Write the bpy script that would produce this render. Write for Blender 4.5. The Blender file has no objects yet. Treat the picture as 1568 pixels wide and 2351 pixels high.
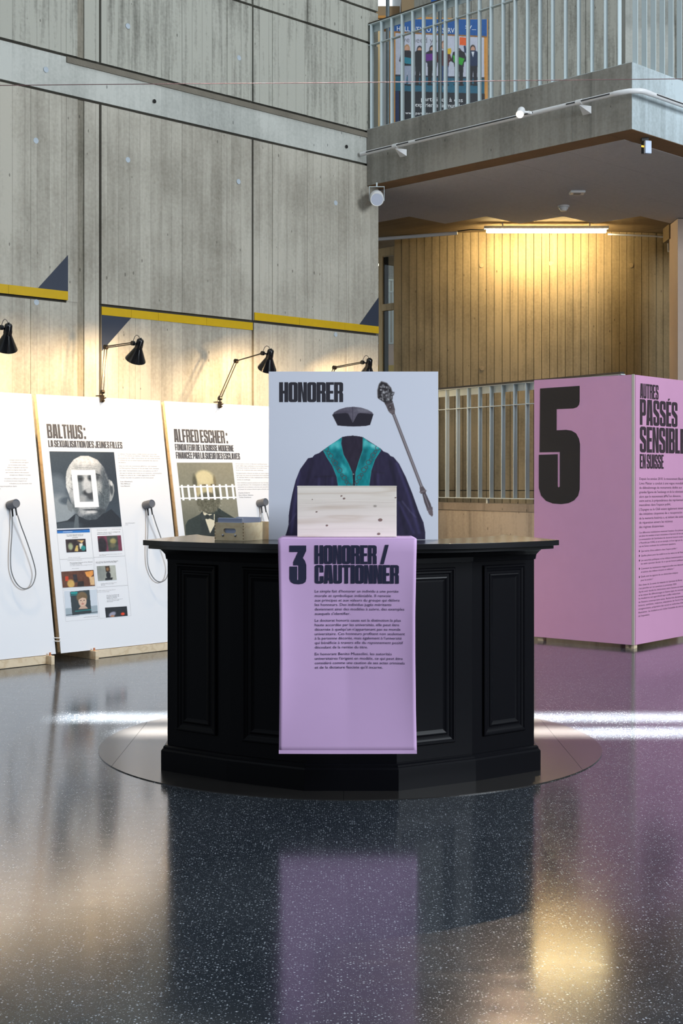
import bpy, bmesh, math, random
import numpy as np
from mathutils import Vector, Matrix
from mathutils.geometry import tessellate_polygon
random.seed(7); np.random.seed(7)
C = bpy.context.scene.collection
W, H = 1568, 2351
FPX, CX, HY, HC = 3150.0, 784.0, 1104.0, 1.40     # focal length (px), principal x, horizon row, eye height (m)

# ------------------------------------------------------------------ camera
cam_d = bpy.data.cameras.new('camera'); cam = bpy.data.objects.new('camera', cam_d); C.objects.link(cam)
cam.location = (0, 0, HC); cam.rotation_euler = (math.pi/2, 0, 0)
cam_d.sensor_fit = 'AUTO'; cam_d.sensor_width = 36.0; cam_d.lens = FPX/H*36.0
cam_d.shift_y = -(H/2-HY)/H
cam_d.clip_start = .05; cam_d.clip_end = 200
bpy.context.scene.camera = cam
# ------------------------------------------------------------------ world, big lights, exposure
world = bpy.data.worlds.new('daylight'); bpy.context.scene.world = world; world.use_nodes = True
wn = world.node_tree.nodes; wbg = wn['Background']
wbg.inputs[0].default_value = (0.80, 0.90, 1.0, 1); wbg.inputs[1].default_value = 0.48
vs = bpy.context.scene.view_settings
vs.view_transform = 'Standard'; vs.look = 'None'; vs.gamma = 1.0; vs.exposure = 0.0; vs.use_curve_mapping = False

def area(name, loc, target, size, size_y, power, color, spread=180):
    l = bpy.data.lights.new(name, 'AREA'); l.shape = 'RECTANGLE'; l.size = size; l.size_y = size_y
    l.energy = power; l.color = color; l.spread = math.radians(spread)
    o = bpy.data.objects.new(name, l); C.objects.link(o); o.location = loc
    o.rotation_euler = (Vector(target)-Vector(loc)).to_track_quat('-Z', 'Y').to_euler()
    return o
area('window_daylight', (10.3, 1.6, 5.2), (-.6, 10, 1.8), 6, 4, 2500, (0.85, 0.93, 1.0))
area('skylight', (1.0, 8.0, 12.0), (0, 8.5, 0), 9, 7, 260, (0.88, 0.94, 1.0))
# sun falling through two narrow roof slots onto the floor behind the counter
area('sun_slot_far', (1.0, 11.4, 8.8), (1.0, 8.12, 0), 5.3, .24, 190, (1.0, 0.97, 0.90), 2)
area('sun_slot_near', (1.3, 10.9, 8.8), (1.3, 7.64, 0), 5.0, .22, 190, (1.0, 0.97, 0.90), 2)

# ------------------------------------------------------------------ helpers
def V(*a): return Vector(a)
def ray(px, py): return V((px-CX)/FPX, 1.0, (HY-py)/FPX)
def P(px, py, d): r = ray(px, py); return V(r.x*d, d, HC+r.z*d)
class Plane:
    def __init__(s, o, ex, ey):
        s.o = Vector(o); s.ex = Vector(ex).normalized(); s.ey = Vector(ey).normalized(); s.n = s.ex.cross(s.ey).normalized()
    def hit(s, px, py):
        r = ray(px, py); c = V(0, 0, HC)
        t = (s.o-c).dot(s.n)/r.dot(s.n); q = c+r*t-s.o
        return (q.dot(s.ex), q.dot(s.ey))
    def to(s, a, b, off=0.0): return s.o+s.ex*a+s.ey*b+s.n*off
    def mat(s, a=0, b=0, off=0.0):
        m = Matrix((s.ex, s.ey, s.n)).transposed().to_4x4(); m.translation = s.to(a, b, off); return m

class MB:
    def __init__(s): s.v = []; s.f = []
    def add(s, vs_, fs): k = len(s.v); s.v += [tuple(x) for x in vs_]; s.f += [tuple(i+k for i in f) for f in fs]; return s
    def box(s, c, sz, m=None):
        hx, hy, hz = sz[0]/2, sz[1]/2, sz[2]/2; c = Vector(c)
        q = [V(x, y, z) for z in (-hz, hz) for y in (-hy, hy) for x in (-hx, hx)]
        q = [(m.to_3x3() @ p if m else p)+c for p in q]
        return s.add(q, [(0, 2, 3, 1), (4, 5, 7, 6), (0, 1, 5, 4), (2, 6, 7, 3), (0, 4, 6, 2), (1, 3, 7, 5)])
    def pbox(s, pl, a0, a1, b0, b1, n0, n1):
        q = [pl.to(a, b, n) for n in (n0, n1) for b in (b0, b1) for a in (a0, a1)]
        return s.add(q, [(0, 2, 3, 1), (4, 5, 7, 6), (0, 1, 5, 4), (2, 6, 7, 3), (0, 4, 6, 2), (1, 3, 7, 5)])
    def pprism(s, pl, loops, n0, n1):
        """polygon (with holes) in a plane, extruded from n0 to n1 along its normal"""
        flat = [p for l in loops for p in l]
        tris = tessellate_polygon([[V(p[0], p[1], 0) for p in l] for l in loops])
        k = len(flat); vs_ = [pl.to(p[0], p[1], n1) for p in flat]; fs = []
        for t in tris:
            a, b, c = (V(flat[i][0], flat[i][1], 0) for i in t)
            if (b-a).cross(c-a).z < 0: t = (t[0], t[2], t[1])
            fs.append(tuple(t))
        if n0 is not None:
            vs_ += [pl.to(p[0], p[1], n0) for p in flat]
            fs += [tuple(i+k for i in reversed(f)) for f in fs]
            o = 0
            for l in loops:
                m_ = len(l)
                ar = sum(l[i][0]*l[(i+1) % m_][1]-l[(i+1) % m_][0]*l[i][1] for i in range(m_))
                outer = l is loops[0]
                for i in range(m_):
                    j = (i+1) % m_; q = (o+i, o+i+k, o+j+k, o+j)
                    if (ar > 0) != outer: q = q[::-1]
                    fs.append(q)
                o += m_
        return s.add(vs_, fs)
    def tube(s, pts, r, seg=8, closed=False, caps=True):
        pts = [Vector(p) for p in pts]; n = len(pts); rr = r if hasattr(r, '__len__') else [r]*n
        rings = []; up = None
        for i in range(n):
            a = pts[i-1] if (i or closed) else pts[i]; b = pts[(i+1) % n] if (i < n-1 or closed) else pts[i]
            t = (b-a).normalized()
            if up is None:
                up = V(0, 0, 1) if abs(t.z) < .9 else V(1, 0, 0)
            x = t.cross(up).normalized(); up = x.cross(t).normalized()
            rings.append([pts[i]+(x*math.cos(2*math.pi*k/seg)+up*math.sin(2*math.pi*k/seg))*rr[i] for k in range(seg)])
        vs_ = [p for q in rings for p in q]; fs = []
        for i in range(n if closed else n-1):
            j = (i+1) % n
            for k in range(seg):
                l = (k+1) % seg; fs.append((i*seg+k, i*seg+l, j*seg+l, j*seg+k))
        if caps and not closed:
            fs.append(tuple(reversed(range(seg)))); fs.append(tuple(range((n-1)*seg, n*seg)))
        return s.add(vs_, fs)
    def lathe(s, o, axis, prof, seg=24):
        """prof: (distance along axis, radius)"""
        axis = Vector(axis).normalized(); u = axis.orthogonal().normalized(); w = axis.cross(u); o = Vector(o)
        vs_ = []; fs = []; n = len(prof)
        for (h, r) in prof:
            for k in range(seg):
                a = 2*math.pi*k/seg; vs_.append(o+axis*h+(u*math.cos(a)+w*math.sin(a))*max(r, 1e-5))
        for i in range(n-1):
            for k in range(seg):
                l = (k+1) % seg; fs.append((i*seg+k, i*seg+l, (i+1)*seg+l, (i+1)*seg+k))
        return s.add(vs_, fs)
    def build(s, name, mat, parent=None, smooth=False, bevel=0, origin=None, cat=None, label=None, group=None, kind=None):
        me = bpy.data.meshes.new(name)
        o0 = Vector(origin) if origin is not None else V(0, 0, 0)
        me.from_pydata([tuple(Vector(p)-o0) for p in s.v], [], s.f); me.validate(); me.update()
        if smooth:
            me.polygons.foreach_set('use_smooth', [True]*len(me.polygons))
            try: me.set_sharp_from_angle(angle=math.radians(40))
            except Exception: pass
        me.materials.append(mat)
        return link(name, me, parent, o0, bevel, cat, label, group, kind)
def link(name, me, parent=None, loc=None, bevel=0, cat=None, label=None, group=None, kind=None):
    o = bpy.data.objects.new(name, me); C.objects.link(o)
    if loc is not None: o.location = loc
    if parent is not None:
        o.parent = parent; o.matrix_parent_inverse = WM(parent).inverted()
    if bevel:
        b = o.modifiers.new('bevel', 'BEVEL'); b.width = bevel; b.segments = 3; b.limit_method = 'ANGLE'; b.angle_limit = math.radians(35)
    tag(o, cat, label, group, kind); return o
def WM(o):   # world matrix without a depsgraph update
    m = Matrix.Translation(o.location) @ o.rotation_euler.to_matrix().to_4x4()
    return WM(o.parent) @ o.matrix_parent_inverse @ m if o.parent else m
def tag(o, cat=None, label=None, group=None, kind=None):
    if cat: o['category'] = cat
    if label: o['label'] = label
    if group: o['group'] = group
    if kind: o['kind'] = kind
def thing(name, cat, label, loc, group=None, kind=None):
    o = bpy.data.objects.new(name, None); C.objects.link(o); o.location = loc; o.empty_display_size = .1
    tag(o, cat, label, group, kind); return o

# ------------------------------------------------------------------ materials
def lin(c):
    c = np.asarray(c, float)/255.0
    return np.where(c <= .04045, c/12.92, ((c+.055)/1.055)**2.4)
def L(*c): return tuple(float(x) for x in lin(c))+(1.0,)
def mat(name, color, rough=.5, metal=0.0, spec=.5, bump=0, bscale=60, var=0, vscale=8, coat=0, emit=None, estr=0, trans=0, stretch=(1, 1, 1)):
    m = bpy.data.materials.new(name); m.use_nodes = True; nt = m.node_tree; n = nt.nodes; b = n['Principled BSDF']
    b.inputs['Base Color'].default_value = color; b.inputs['Roughness'].default_value = rough
    b.inputs['Metallic'].default_value = metal; b.inputs['Specular IOR Level'].default_value = spec
    if coat: b.inputs['Coat Weight'].default_value = coat; b.inputs['Coat Roughness'].default_value = .08
    if trans: b.inputs['Transmission Weight'].default_value = trans
    if emit: b.inputs['Emission Color'].default_value = emit; b.inputs['Emission Strength'].default_value = estr
    tc = n.new('ShaderNodeTexCoord'); mp = n.new('ShaderNodeMapping'); mp.inputs['Scale'].default_value = stretch
    nt.links.new(tc.outputs['Object'], mp.inputs['Vector'])
    if var or not bump:
        nz = n.new('ShaderNodeTexNoise'); nz.inputs['Scale'].default_value = vscale; nz.inputs['Detail'].default_value = 4
        nt.links.new(mp.outputs[0], nz.inputs['Vector'])
        mx = n.new('ShaderNodeMixRGB'); mx.blend_type = 'MIX'
        v = var or .03
        mx.inputs[1].default_value = tuple(c*(1-v) for c in color[:3])+(1,); mx.inputs[2].default_value = tuple(min(1, c*(1+v)) for c in color[:3])+(1,)
        nt.links.new(nz.outputs['Fac'], mx.inputs[0]); nt.links.new(mx.outputs[0], b.inputs['Base Color'])
    if bump:
        nz = n.new('ShaderNodeTexNoise'); nz.inputs['Scale'].default_value = bscale; nz.inputs['Detail'].default_value = 3
        nt.links.new(mp.outputs[0], nz.inputs['Vector'])
        bp = n.new('ShaderNodeBump'); bp.inputs['Strength'].default_value = bump; bp.inputs['Distance'].default_value = .01
        nt.links.new(nz.outputs['Fac'], bp.inputs['Height']); nt.links.new(bp.outputs[0], b.inputs['Normal'])
    return m
def ramp(n, stops):
    r = n.new('ShaderNodeValToRGB'); e = r.color_ramp.elements
    e[0].position, e[0].color = stops[0]; e[1].position, e[1].color = stops[-1]
    for p, c in stops[1:-1]:
        q = e.new(p); q.color = c
    return r
def concrete(name, light, dark, udir=(.713, .701), board=.115, streak=.5, pits=1.0, rough=.8, boardamt=.5, horizontal=False):
    """board-marked concrete: boards along the face, vertical run-off streaks, blowholes"""
    m = bpy.data.materials.new(name); m.use_nodes = True; nt = m.node_tree; n = nt.nodes; lk = nt.links.new; b = n['Principled BSDF']
    b.inputs['Roughness'].default_value = rough; b.inputs['Specular IOR Level'].default_value = .3
    g = n.new('ShaderNodeNewGeometry'); sp = n.new('ShaderNodeSeparateXYZ')
    dt = n.new('ShaderNodeVectorMath'); dt.operation = 'DOT_PRODUCT'; dt.inputs[1].default_value = (udir[0], udir[1], 0)
    lk(g.outputs['Position'], dt.inputs[0]); lk(g.outputs['Position'], sp.inputs[0])
    def math_(op, a, bb=None):
        q = n.new('ShaderNodeMath'); q.operation = op
        for i, x in enumerate((a, bb)):
            if x is None: continue
            if isinstance(x, (int, float)): q.inputs[i].default_value = x
            else: lk(x, q.inputs[i])
        return q.outputs[0]
    t = dt.outputs['Value']; tb = math_('DIVIDE', t, board); cell = math_('FLOOR', tb); fr = math_('FRACT', tb)
    wn_ = n.new('ShaderNodeTexWhiteNoise'); wn_.noise_dimensions = '1D'; lk(cell, wn_.inputs['W'])
    cb = n.new('ShaderNodeCombineXYZ'); lk(math_('MULTIPLY', t, 14.0), cb.inputs[0]); lk(math_('MULTIPLY', sp.outputs[2], .9), cb.inputs[2])
    lk(math_('MULTIPLY', wn_.outputs['Value'], 9.0), cb.inputs[1])
    n1 = n.new('ShaderNodeTexNoise'); n1.inputs['Scale'].default_value = 1.0; n1.inputs['Detail'].default_value = 6; n1.inputs['Roughness'].default_value = .65; lk(cb.outputs[0], n1.inputs['Vector'])
    n2 = n.new('ShaderNodeTexNoise'); n2.inputs['Scale'].default_value = 1.3; n2.inputs['Detail'].default_value = 5; lk(g.outputs['Position'], n2.inputs['Vector'])
    n3 = n.new('ShaderNodeTexNoise'); n3.inputs['Scale'].default_value = 38; n3.inputs['Detail'].default_value = 3; lk(g.outputs['Position'], n3.inputs['Vector'])
    f = math_('ADD', math_('MULTIPLY', n1.outputs['Fac'], streak), math_('MULTIPLY', n2.outputs['Fac'], 1-streak*.6))
    f = math_('ADD', f, math_('MULTIPLY', math_('SUBTRACT', wn_.outputs['Value'], .5), .22*boardamt))
    f = math_('ADD', f, math_('MULTIPLY', math_('SUBTRACT', n3.outputs['Fac'], .5), .25))
    rp = ramp(n, [(.30, dark), (.72, light)]); lk(f, rp.inputs[0])
    # blowholes
    vv = n.new('ShaderNodeTexVoronoi'); vv.inputs['Scale'].default_value = 15
    mp = n.new('ShaderNodeMapping'); mp.inputs['Scale'].default_value = (1, 1, .45); lk(g.outputs['Position'], mp.inputs['Vector']); lk(mp.outputs[0], vv.inputs['Vector'])
    sc = n.new('ShaderNodeSeparateColor'); lk(vv.outputs['Color'], sc.inputs[0])
    hole = math_('LESS_THAN', vv.outputs['Distance'], math_('MULTIPLY', math_('SUBTRACT', sc.outputs[0], .42), .20*pits))
    # board joints
    ed = math_('MINIMUM', fr, math_('SUBTRACT', 1.0, fr)); jt = math_('MULTIPLY', math_('LESS_THAN', ed, .03), math_('MULTIPLY', n2.outputs['Fac'], boardamt))
    mx = n.new('ShaderNodeMixRGB'); mx.inputs[2].default_value = tuple(c*.35 for c in dark[:3])+(1,)
    lk(math_('MINIMUM', math_('ADD', math_('MULTIPLY', hole, .6), math_('MULTIPLY', jt, .8)), 1.0), mx.inputs[0]); lk(rp.outputs[0], mx.inputs[1]); lk(mx.outputs[0], b.inputs['Base Color'])
    hgt = math_('SUBTRACT', math_('ADD', math_('MULTIPLY', n1.outputs['Fac'], .5), math_('MULTIPLY', n3.outputs['Fac'], .3)), math_('ADD', hole, jt))
    bp = n.new('ShaderNodeBump'); bp.inputs['Strength'].default_value = .45; bp.inputs['Distance'].default_value = .006
    lk(hgt, bp.inputs['Height']); lk(bp.outputs[0], b.inputs['Normal'])
    return m
def terrazzo():
    m = bpy.data.materials.new('dark_terrazzo'); m.use_nodes = True; nt = m.node_tree; n = nt.nodes; lk = nt.links.new; b = n['Principled BSDF']
    tc = n.new('ShaderNodeTexCoord')
    def vor(scale, thr, hi):
        v = n.new('ShaderNodeTexVoronoi'); v.inputs['Scale'].default_value = scale; lk(tc.outputs['Object'], v.inputs['Vector'])
        sc = n.new('ShaderNodeSeparateColor'); lk(v.outputs['Color'], sc.inputs[0])
        s1 = n.new('ShaderNodeMath'); s1.operation = 'MULTIPLY_ADD'; s1.inputs[1].default_value = hi; s1.inputs[2].default_value = -hi*thr; lk(sc.outputs[0], s1.inputs[0])
        q = n.new('ShaderNodeMath'); q.operation = 'LESS_THAN'; lk(v.outputs['Distance'], q.inputs[0]); lk(s1.outputs[0], q.inputs[1]); return q
    a = vor(112, .50, .75); c = vor(235, .45, .75)
    mxx = n.new('ShaderNodeMath'); mxx.operation = 'MAXIMUM'; lk(a.outputs[0], mxx.inputs[0])
    h = n.new('ShaderNodeMath'); h.operation = 'MULTIPLY'; h.inputs[1].default_value = .6; lk(c.outputs[0], h.inputs[0]); lk(h.outputs[0], mxx.inputs[1])
    nz = n.new('ShaderNodeTexNoise'); nz.inputs['Scale'].default_value = 1.5; nz.inputs['Detail'].default_value = 5; lk(tc.outputs['Object'], nz.inputs['Vector'])
    base = ramp(n, [(.3, (.018, .023, .030, 1)), (.7, (.031, .037, .045, 1))]); lk(nz.outputs['Fac'], base.inputs[0])
    mx = n.new('ShaderNodeMixRGB'); mx.inputs[2].default_value = (.34, .37, .41, 1); lk(mxx.outputs[0], mx.inputs[0]); lk(base.outputs[0], mx.inputs[1]); lk(mx.outputs[0], b.inputs['Base Color'])
    # worn polish: slightly patchy gloss and scuffs
    mp = n.new('ShaderNodeMapping'); mp.inputs['Scale'].default_value = (1.2, 5, 1); mp.inputs['Rotation'].default_value = (0, 0, .5); lk(tc.outputs['Object'], mp.inputs['Vector'])
    n2 = n.new('ShaderNodeTexNoise'); n2.inputs['Scale'].default_value = 3; n2.inputs['Detail'].default_value = 8; n2.inputs['Roughness'].default_value = .7; lk(mp.outputs[0], n2.inputs['Vector'])
    rr = ramp(n, [(.30, (.115, .115, .115, 1)), (.60, (.15, .15, .15, 1)), (.78, (.25, .25, .25, 1))]); lk(n2.outputs['Fac'], rr.inputs[0]); lk(rr.outputs[0], b.inputs['Roughness'])
    b.inputs['IOR'].default_value = 1.6; b.inputs['Coat Weight'].default_value = .06; b.inputs['Coat Roughness'].default_value = .08; b.inputs['Coat IOR'].default_value = 1.6; b.inputs['Specular IOR Level'].default_value = .6
    bp = n.new('ShaderNodeBump'); bp.inputs['Strength'].default_value = .05; bp.inputs['Distance'].default_value = .002
    n3 = n.new('ShaderNodeTexNoise'); n3.inputs['Scale'].default_value = 4; lk(tc.outputs['Object'], n3.inputs['Vector']); lk(n3.outputs['Fac'], bp.inputs['Height']); lk(bp.outputs[0], b.inputs['Normal'])
    return m
def wood(name, light, dark, axis='X', scale=5, rough=.5, knots=False):
    m = bpy.data.materials.new(name); m.use_nodes = True; nt = m.node_tree; n = nt.nodes; lk = nt.links.new; b = n['Principled BSDF']
    b.inputs['Roughness'].default_value = rough
    tc = n.new('ShaderNodeTexCoord'); mp = n.new('ShaderNodeMapping')
    s = {'X': (.12, 1, 1), 'Y': (1, .12, 1), 'Z': (1, 1, .12)}[axis]; mp.inputs['Scale'].default_value = tuple(x*scale for x in s)
    lk(tc.outputs['Object'], mp.inputs['Vector'])
    nz = n.new('ShaderNodeTexNoise'); nz.inputs['Scale'].default_value = 1.2; nz.inputs['Detail'].default_value = 3; lk(mp.outputs[0], nz.inputs['Vector'])
    mlt = n.new('ShaderNodeMath'); mlt.operation = 'MULTIPLY'; mlt.inputs[1].default_value = 9; lk(nz.outputs['Fac'], mlt.inputs[0])
    fr = n.new('ShaderNodeMath'); fr.operation = 'PINGPONG'; fr.inputs[1].default_value = 1; lk(mlt.outputs[0], fr.inputs[0])
    rp = ramp(n, [(.0, dark), (.35, light), (1, tuple(min(1, c*1.06) for c in light[:3])+(1,))]); lk(fr.outputs[0], rp.inputs[0])
    out = rp.outputs[0]
    if knots:
        v = n.new('ShaderNodeTexVoronoi'); v.inputs['Scale'].default_value = 8; mp2 = n.new('ShaderNodeMapping'); mp2.inputs['Scale'].default_value = (.8, 1, 1.2); mp2.inputs['Location'].default_value = (.3, .1, .55)
        lk(tc.outputs['Object'], mp2.inputs['Vector']); lk(mp2.outputs[0], v.inputs['Vector'])
        kr = ramp(n, [(.03, (1, 1, 1, 1)), (.075, (0, 0, 0, 1))]); lk(v.outputs['Distance'], kr.inputs[0])
        mx = n.new('ShaderNodeMixRGB'); mx.inputs[2].default_value = tuple(c*.45 for c in dark[:3])+(1,); lk(kr.outputs[0], mx.inputs[0]); lk(out, mx.inputs[1]); out = mx.outputs[0]
    lk(out, b.inputs['Base Color']); return m
def print_mat(name, rough=.45):
    m = bpy.data.materials.new(name); m.use_nodes = True; nt = m.node_tree; b = nt.nodes['Principled BSDF']
    a = nt.nodes.new('ShaderNodeVertexColor'); a.layer_name = 'ink'; nt.links.new(a.outputs['Color'], b.inputs['Base Color']); b.inputs['Roughness'].default_value = rough
    return m

M = dict(
    wall=concrete('board_marked_concrete', L(180, 175, 162), L(120, 114, 102)),
    wall_dark=concrete('weathered_concrete', L(170, 169, 158), L(64, 62, 54), streak=1.0),
    wall_beam=concrete('smooth_concrete_band', L(188, 189, 182), L(138, 140, 134), boardamt=.15, streak=.35),
    groove=mat('joint_shadow_gap', L(62, 58, 50), .9),
    pier=concrete('pier_weathered_strip', L(140, 134, 120), L(70, 66, 56), streak=.9, boardamt=.2),
    curved=concrete('stair_tower_concrete', L(140, 122, 92), L(84, 72, 52), udir=(1, 0), board=5, streak=.6, boardamt=0),
    low=concrete('parapet_concrete', L(178, 168, 154), L(128, 120, 108), udir=(-.565, .825), board=.9, boardamt=.5),
    fascia=concrete('fascia_concrete_shaded', L(158, 155, 146), L(104, 101, 94), udir=(-.701, .713), board=1.0, boardamt=.4),  # left fascia face only: its shade is put into the darker tone
    slab=concrete('slab_concrete', L(150, 130, 100), L(105, 88, 64), boardamt=.2),
    board=mat('acoustic_board', L(196, 191, 192), .95, bump=.6, bscale=70, var=.12, vscale=30),
    floor=terrazzo(),
    disc=mat('grey_vinyl', L(42, 40, 39), .22, spec=.7, var=.10, vscale=3, bump=.03, bscale=5),
    black=mat('black_lacquer', (.0035, .0035, .005, 1), .34, spec=.10),
    blacktop=mat('black_lacquer_top', (.007, .007, .009, 1), .20, spec=.6),
    white_panel=mat('white_panel_sheet', L(222, 225, 231), .5, bump=.02, bscale=3),
    poster=mat('pale_blue_white_board', L(214, 217, 230), .5),
    pink_cloth=mat('lilac_cloth', L(204, 168, 212), .75, bump=.06, bscale=9, var=.02),
    pink_board=mat('pink_board_sheet', L(212, 156, 192), .5),
    ink=mat('dark_ink', L(40, 38, 48), .6),
    ink_grey=mat('dark_grey_ink', L(66, 66, 72), .6),
    ink_thin=mat('thin_grey_ink', L(120, 120, 128), .6),
    ink_blue=mat('navy_ink', L(26, 28, 58), .6),
    ink_black=mat('black_ink', L(30, 24, 24), .6),
    ink_brown=mat('dark_plum_ink', L(58, 44, 52), .6),
    white_ink=mat('white_ink', L(235, 238, 240), .6),
    pine=wood('pine', L(222, 202, 172), L(210, 186, 152), 'X', 8, .55),
    pine_pale=wood('washed_pine_board', L(238, 228, 216), L(224, 210, 194), 'X', 7, .5, knots=True),
    birch=wood('birch_plywood', L(250, 228, 188), L(242, 216, 172), 'X', 9, .5),
    copper=mat('copper_wood_peg', L(190, 120, 80), .5),
    white_metal=mat('white_painted_steel', L(196, 208, 210), .4),
    rail_dark=mat('dark_handrail', L(70, 66, 58), .4, metal=.3),
    white_plastic=mat('white_plastic', L(225, 225, 225), .4),
    grey_plastic=mat('grey_plastic', L(92, 96, 104), .5),
    dark_plastic=mat('dark_plastic', L(32, 34, 38), .4),
    cable=mat('grey_cable', L(120, 122, 124), .35, metal=.3),
    lamp_black=mat('black_enamel', (.004, .004, .005, 1), .18, spec=.6),
    arm=mat('bronze_black_arm', L(52, 44, 36), .35, metal=.6),
    chrome=mat('chrome', L(190, 190, 195), .2, metal=1),
    yellow=mat('glossy_yellow_tile', L(196, 160, 28), .22, spec=.6, var=.08, vscale=10),
    navy=mat('slate_blue_paint', L(52, 58, 72), .3, var=.12, vscale=6),
    plug=mat('pale_plug', L(170, 180, 188), .7),
    hole=mat('dark_hole', L(20, 18, 16), .9),
    tube=mat('glowing_tube', L(255, 240, 200), .5, emit=(1, .80, .42, 1), estr=52),
    bulb=mat('glowing_bulb', L(255, 230, 190), .5, emit=(1, .70, .36, 1), estr=60),
    frame_wood=wood('pale_window_wood', L(240, 208, 152), L(226, 190, 132), 'Z', 5, .5),
    glass=mat('window_glass', (.9, .95, .95, 1), .02, spec=.5, trans=1),
    print=print_mat('printed_picture'),
    cards=mat('pale_blue_card', L(176, 190, 226), .6),
    cards_white=mat('white_card', L(232, 236, 246), .6),
    yellow_wall=mat('yellow_paint', L(214, 176, 52), .6),
    column=mat('pale_column_plaster', L(190, 170, 156), .8, var=.06),
    galv=mat('galvanised_pole', L(120, 130, 132), .35, metal=.7, var=.2, vscale=20),
    wire=mat('rose_wire', L(110, 84, 84), .9, spec=.1),
    orange=mat('orange_stained_wood', L(200, 140, 60), .5, var=.1),
    card_box=mat('brown_card', L(150, 128, 96), .8),
    sky_pane=mat('blind_white', L(220, 232, 240), .8),
)

# ------------------------------------------------------------------ building axes
UD = V(.713, .701, 0).normalized(); VD = V(-UD.y, UD.x, 0)       # along the long left wall / across it
WALL = Plane((-2.667, 11.06, 0), UD, (0, 0, 1))                  # normal points at the viewer's side
CORN = V(2.473, 11.68, 0)                                        # balcony corner
def ab(a, b, z): return CORN+UD*a+VD*b+V(0, 0, z)
def wt(px, py): return WALL.hit(px, py)

# ================================================================== FLOOR
mb = MB(); mb.add([(-16, -6, 0), (16, -6, 0), (16, 26, 0), (-16, 26, 0)], [(0, 1, 2, 3)])
mb.build('floor', M['floor'], kind='structure')

# hall shell out of view
shell = concrete('hall_concrete', L(150, 150, 144), L(92, 92, 88))
MB().box((0, -9.15, 4.5), (28, .3, 9)).build('wall_rear_hall', shell, kind='structure')
MB().box((11.15, 4.0, 4.5), (.3, 26, 9)).build('wall_right', shell, kind='structure')
# ================================================================== LEFT WALL
ZT = 9.0
T0, T1 = -6.0, 4.266
mb = MB(); mb.pbox(WALL, T0, T1, 0, ZT, -.35, -.03)
wall_left = mb.build('wall_left', M['groove'], kind='structure')
def tx(px): return WALL.hit(px, 1000)[0]
g = .012   # half width of deep grooves
GA, GB = tx(230), tx(580)
seams_all = [T0, -4.9, -3.8, -2.7, -1.6, -.6, tx(70), tx(152), tx(178), tx(193), GA, tx(310), tx(418), tx(521), GB, tx(625), tx(705), tx(800), T1]
rows = [(0, 2.895, 'wall'), (2.895, 4.61, 'wall'), (4.61, 4.945, 'wall_beam'), (4.945, 5.855, 'wall_dark'), (5.855, 6.195, 'wall_dark'), (6.195, ZT, 'wall_dark')]
deep = {round(GA, 4), round(GB, 4)}
for ri, (z0, z1, mk) in enumerate(rows):
    ss = seams_all
    if mk == 'wall_beam': ss = [T0, -3, T1]
    for i in range(len(ss)-1):
        a0, a1 = ss[i], ss[i+1]
        l = .012 if round(a0, 4) in deep else .0012; r = .012 if round(a1, 4) in deep else .0012
        col = (a0 >= tx(152)-.001 and a1 <= GA+.001)      # pier strip without horizontal joints below the band
        zb = z0+(.012 if z0 > 0 and not (col and ri in (1,)) else 0); zt_ = z1-(.012 if z1 < ZT and not (col and ri == 0) else 0)
        n1 = .012 if mk == 'wall_beam' else (.004 if random.random() < .3 else 0.0)
        if a0 < -.7: n1 = 0.0
        m_ = M[mk]
        if col and tx(178) <= a0+.001 and a1 <= tx(193)+.001: n1 = -.008; m_ = M['pier']
        MB().pbox(WALL, a0+l, a1-r, zb, zt_, -.04, n1).build('concrete_panel', m_, wall_left)
# stained ledge above the band
MB().pbox(WALL, tx(152), T1, 4.885, 4.933, -.02, .0135).build('stained_ledge', mat('damp_stain_concrete', L(112, 106, 94), .9, var=.3, vscale=5, bump=.4), wall_left)
for (px, py, dark) in [(82, 323, 0), (293, 367, 0), (547, 417, 0), (770, 466, 0), (83, 694, 0), (770, 768, 0), (293, 60, 0), (548, 133, 0), (105, 160, 0), (353, 233, 1), (794, 337, 1)]:
    a, b = wt(px, py); c = WALL.to(a, b, .004)
    nm = WALL.n
    if dark: MB().lathe(c+nm*.009, nm, [(0, .018), (.001, .017), (.001, 0)], 16).build('tie_hole', M['hole'], wall_left)
    else: MB().lathe(c-nm*.002, nm, [(0, .024), (.004, .024), (.003, .020), (.002, 0)], 16).build('tie_hole_plug', M['plug'], wall_left)
# yellow tile bands with slate triangles
def pxpoly(pl, pts): return [pl.hit(*p) for p in pts]
def band(a0, a1, z0, z1, cuts, tri, label):
    c = WALL.to((a0+a1)/2, (z0+z1)/2, 0)
    t = thing('wall_stripe', 'wall decoration', label, c, 'yellow stripes with slate triangles on the concrete wall')
    xs = [a0]+cuts+[a1]
    for i in range(len(xs)-1):
        MB().pbox(WALL, xs[i]+.001, xs[i+1]-.001, z0, z1, 0, .010).build('yellow_tile', M['yellow'], t)
    pts = pxpoly(WALL, tri); MB().pprism(WALL, [pts], 0, .008).build('slate_triangle', M['navy'], t)
band(-2.6, tx(155), 2.905, 2.978, [-2.0, -1.3, -.65, tx(18)], [(85, 663), (155, 586), (155, 671)], 'yellow tile stripe on concrete wall, slate triangle standing on top of its end')
band(tx(232), tx(579), 2.812, 2.882, [tx(300), tx(362), tx(473)], [(233, 722), (301, 729), (233, 806)], 'yellow tile stripe with slate triangle hanging below, above the lamp')
band(tx(583), T1, 2.908, 2.980, [tx(686), tx(790)], [(822, 748), (868, 683), (868, 752)], 'yellow tile stripe ending at the wall corner under a near-black triangle')

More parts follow.
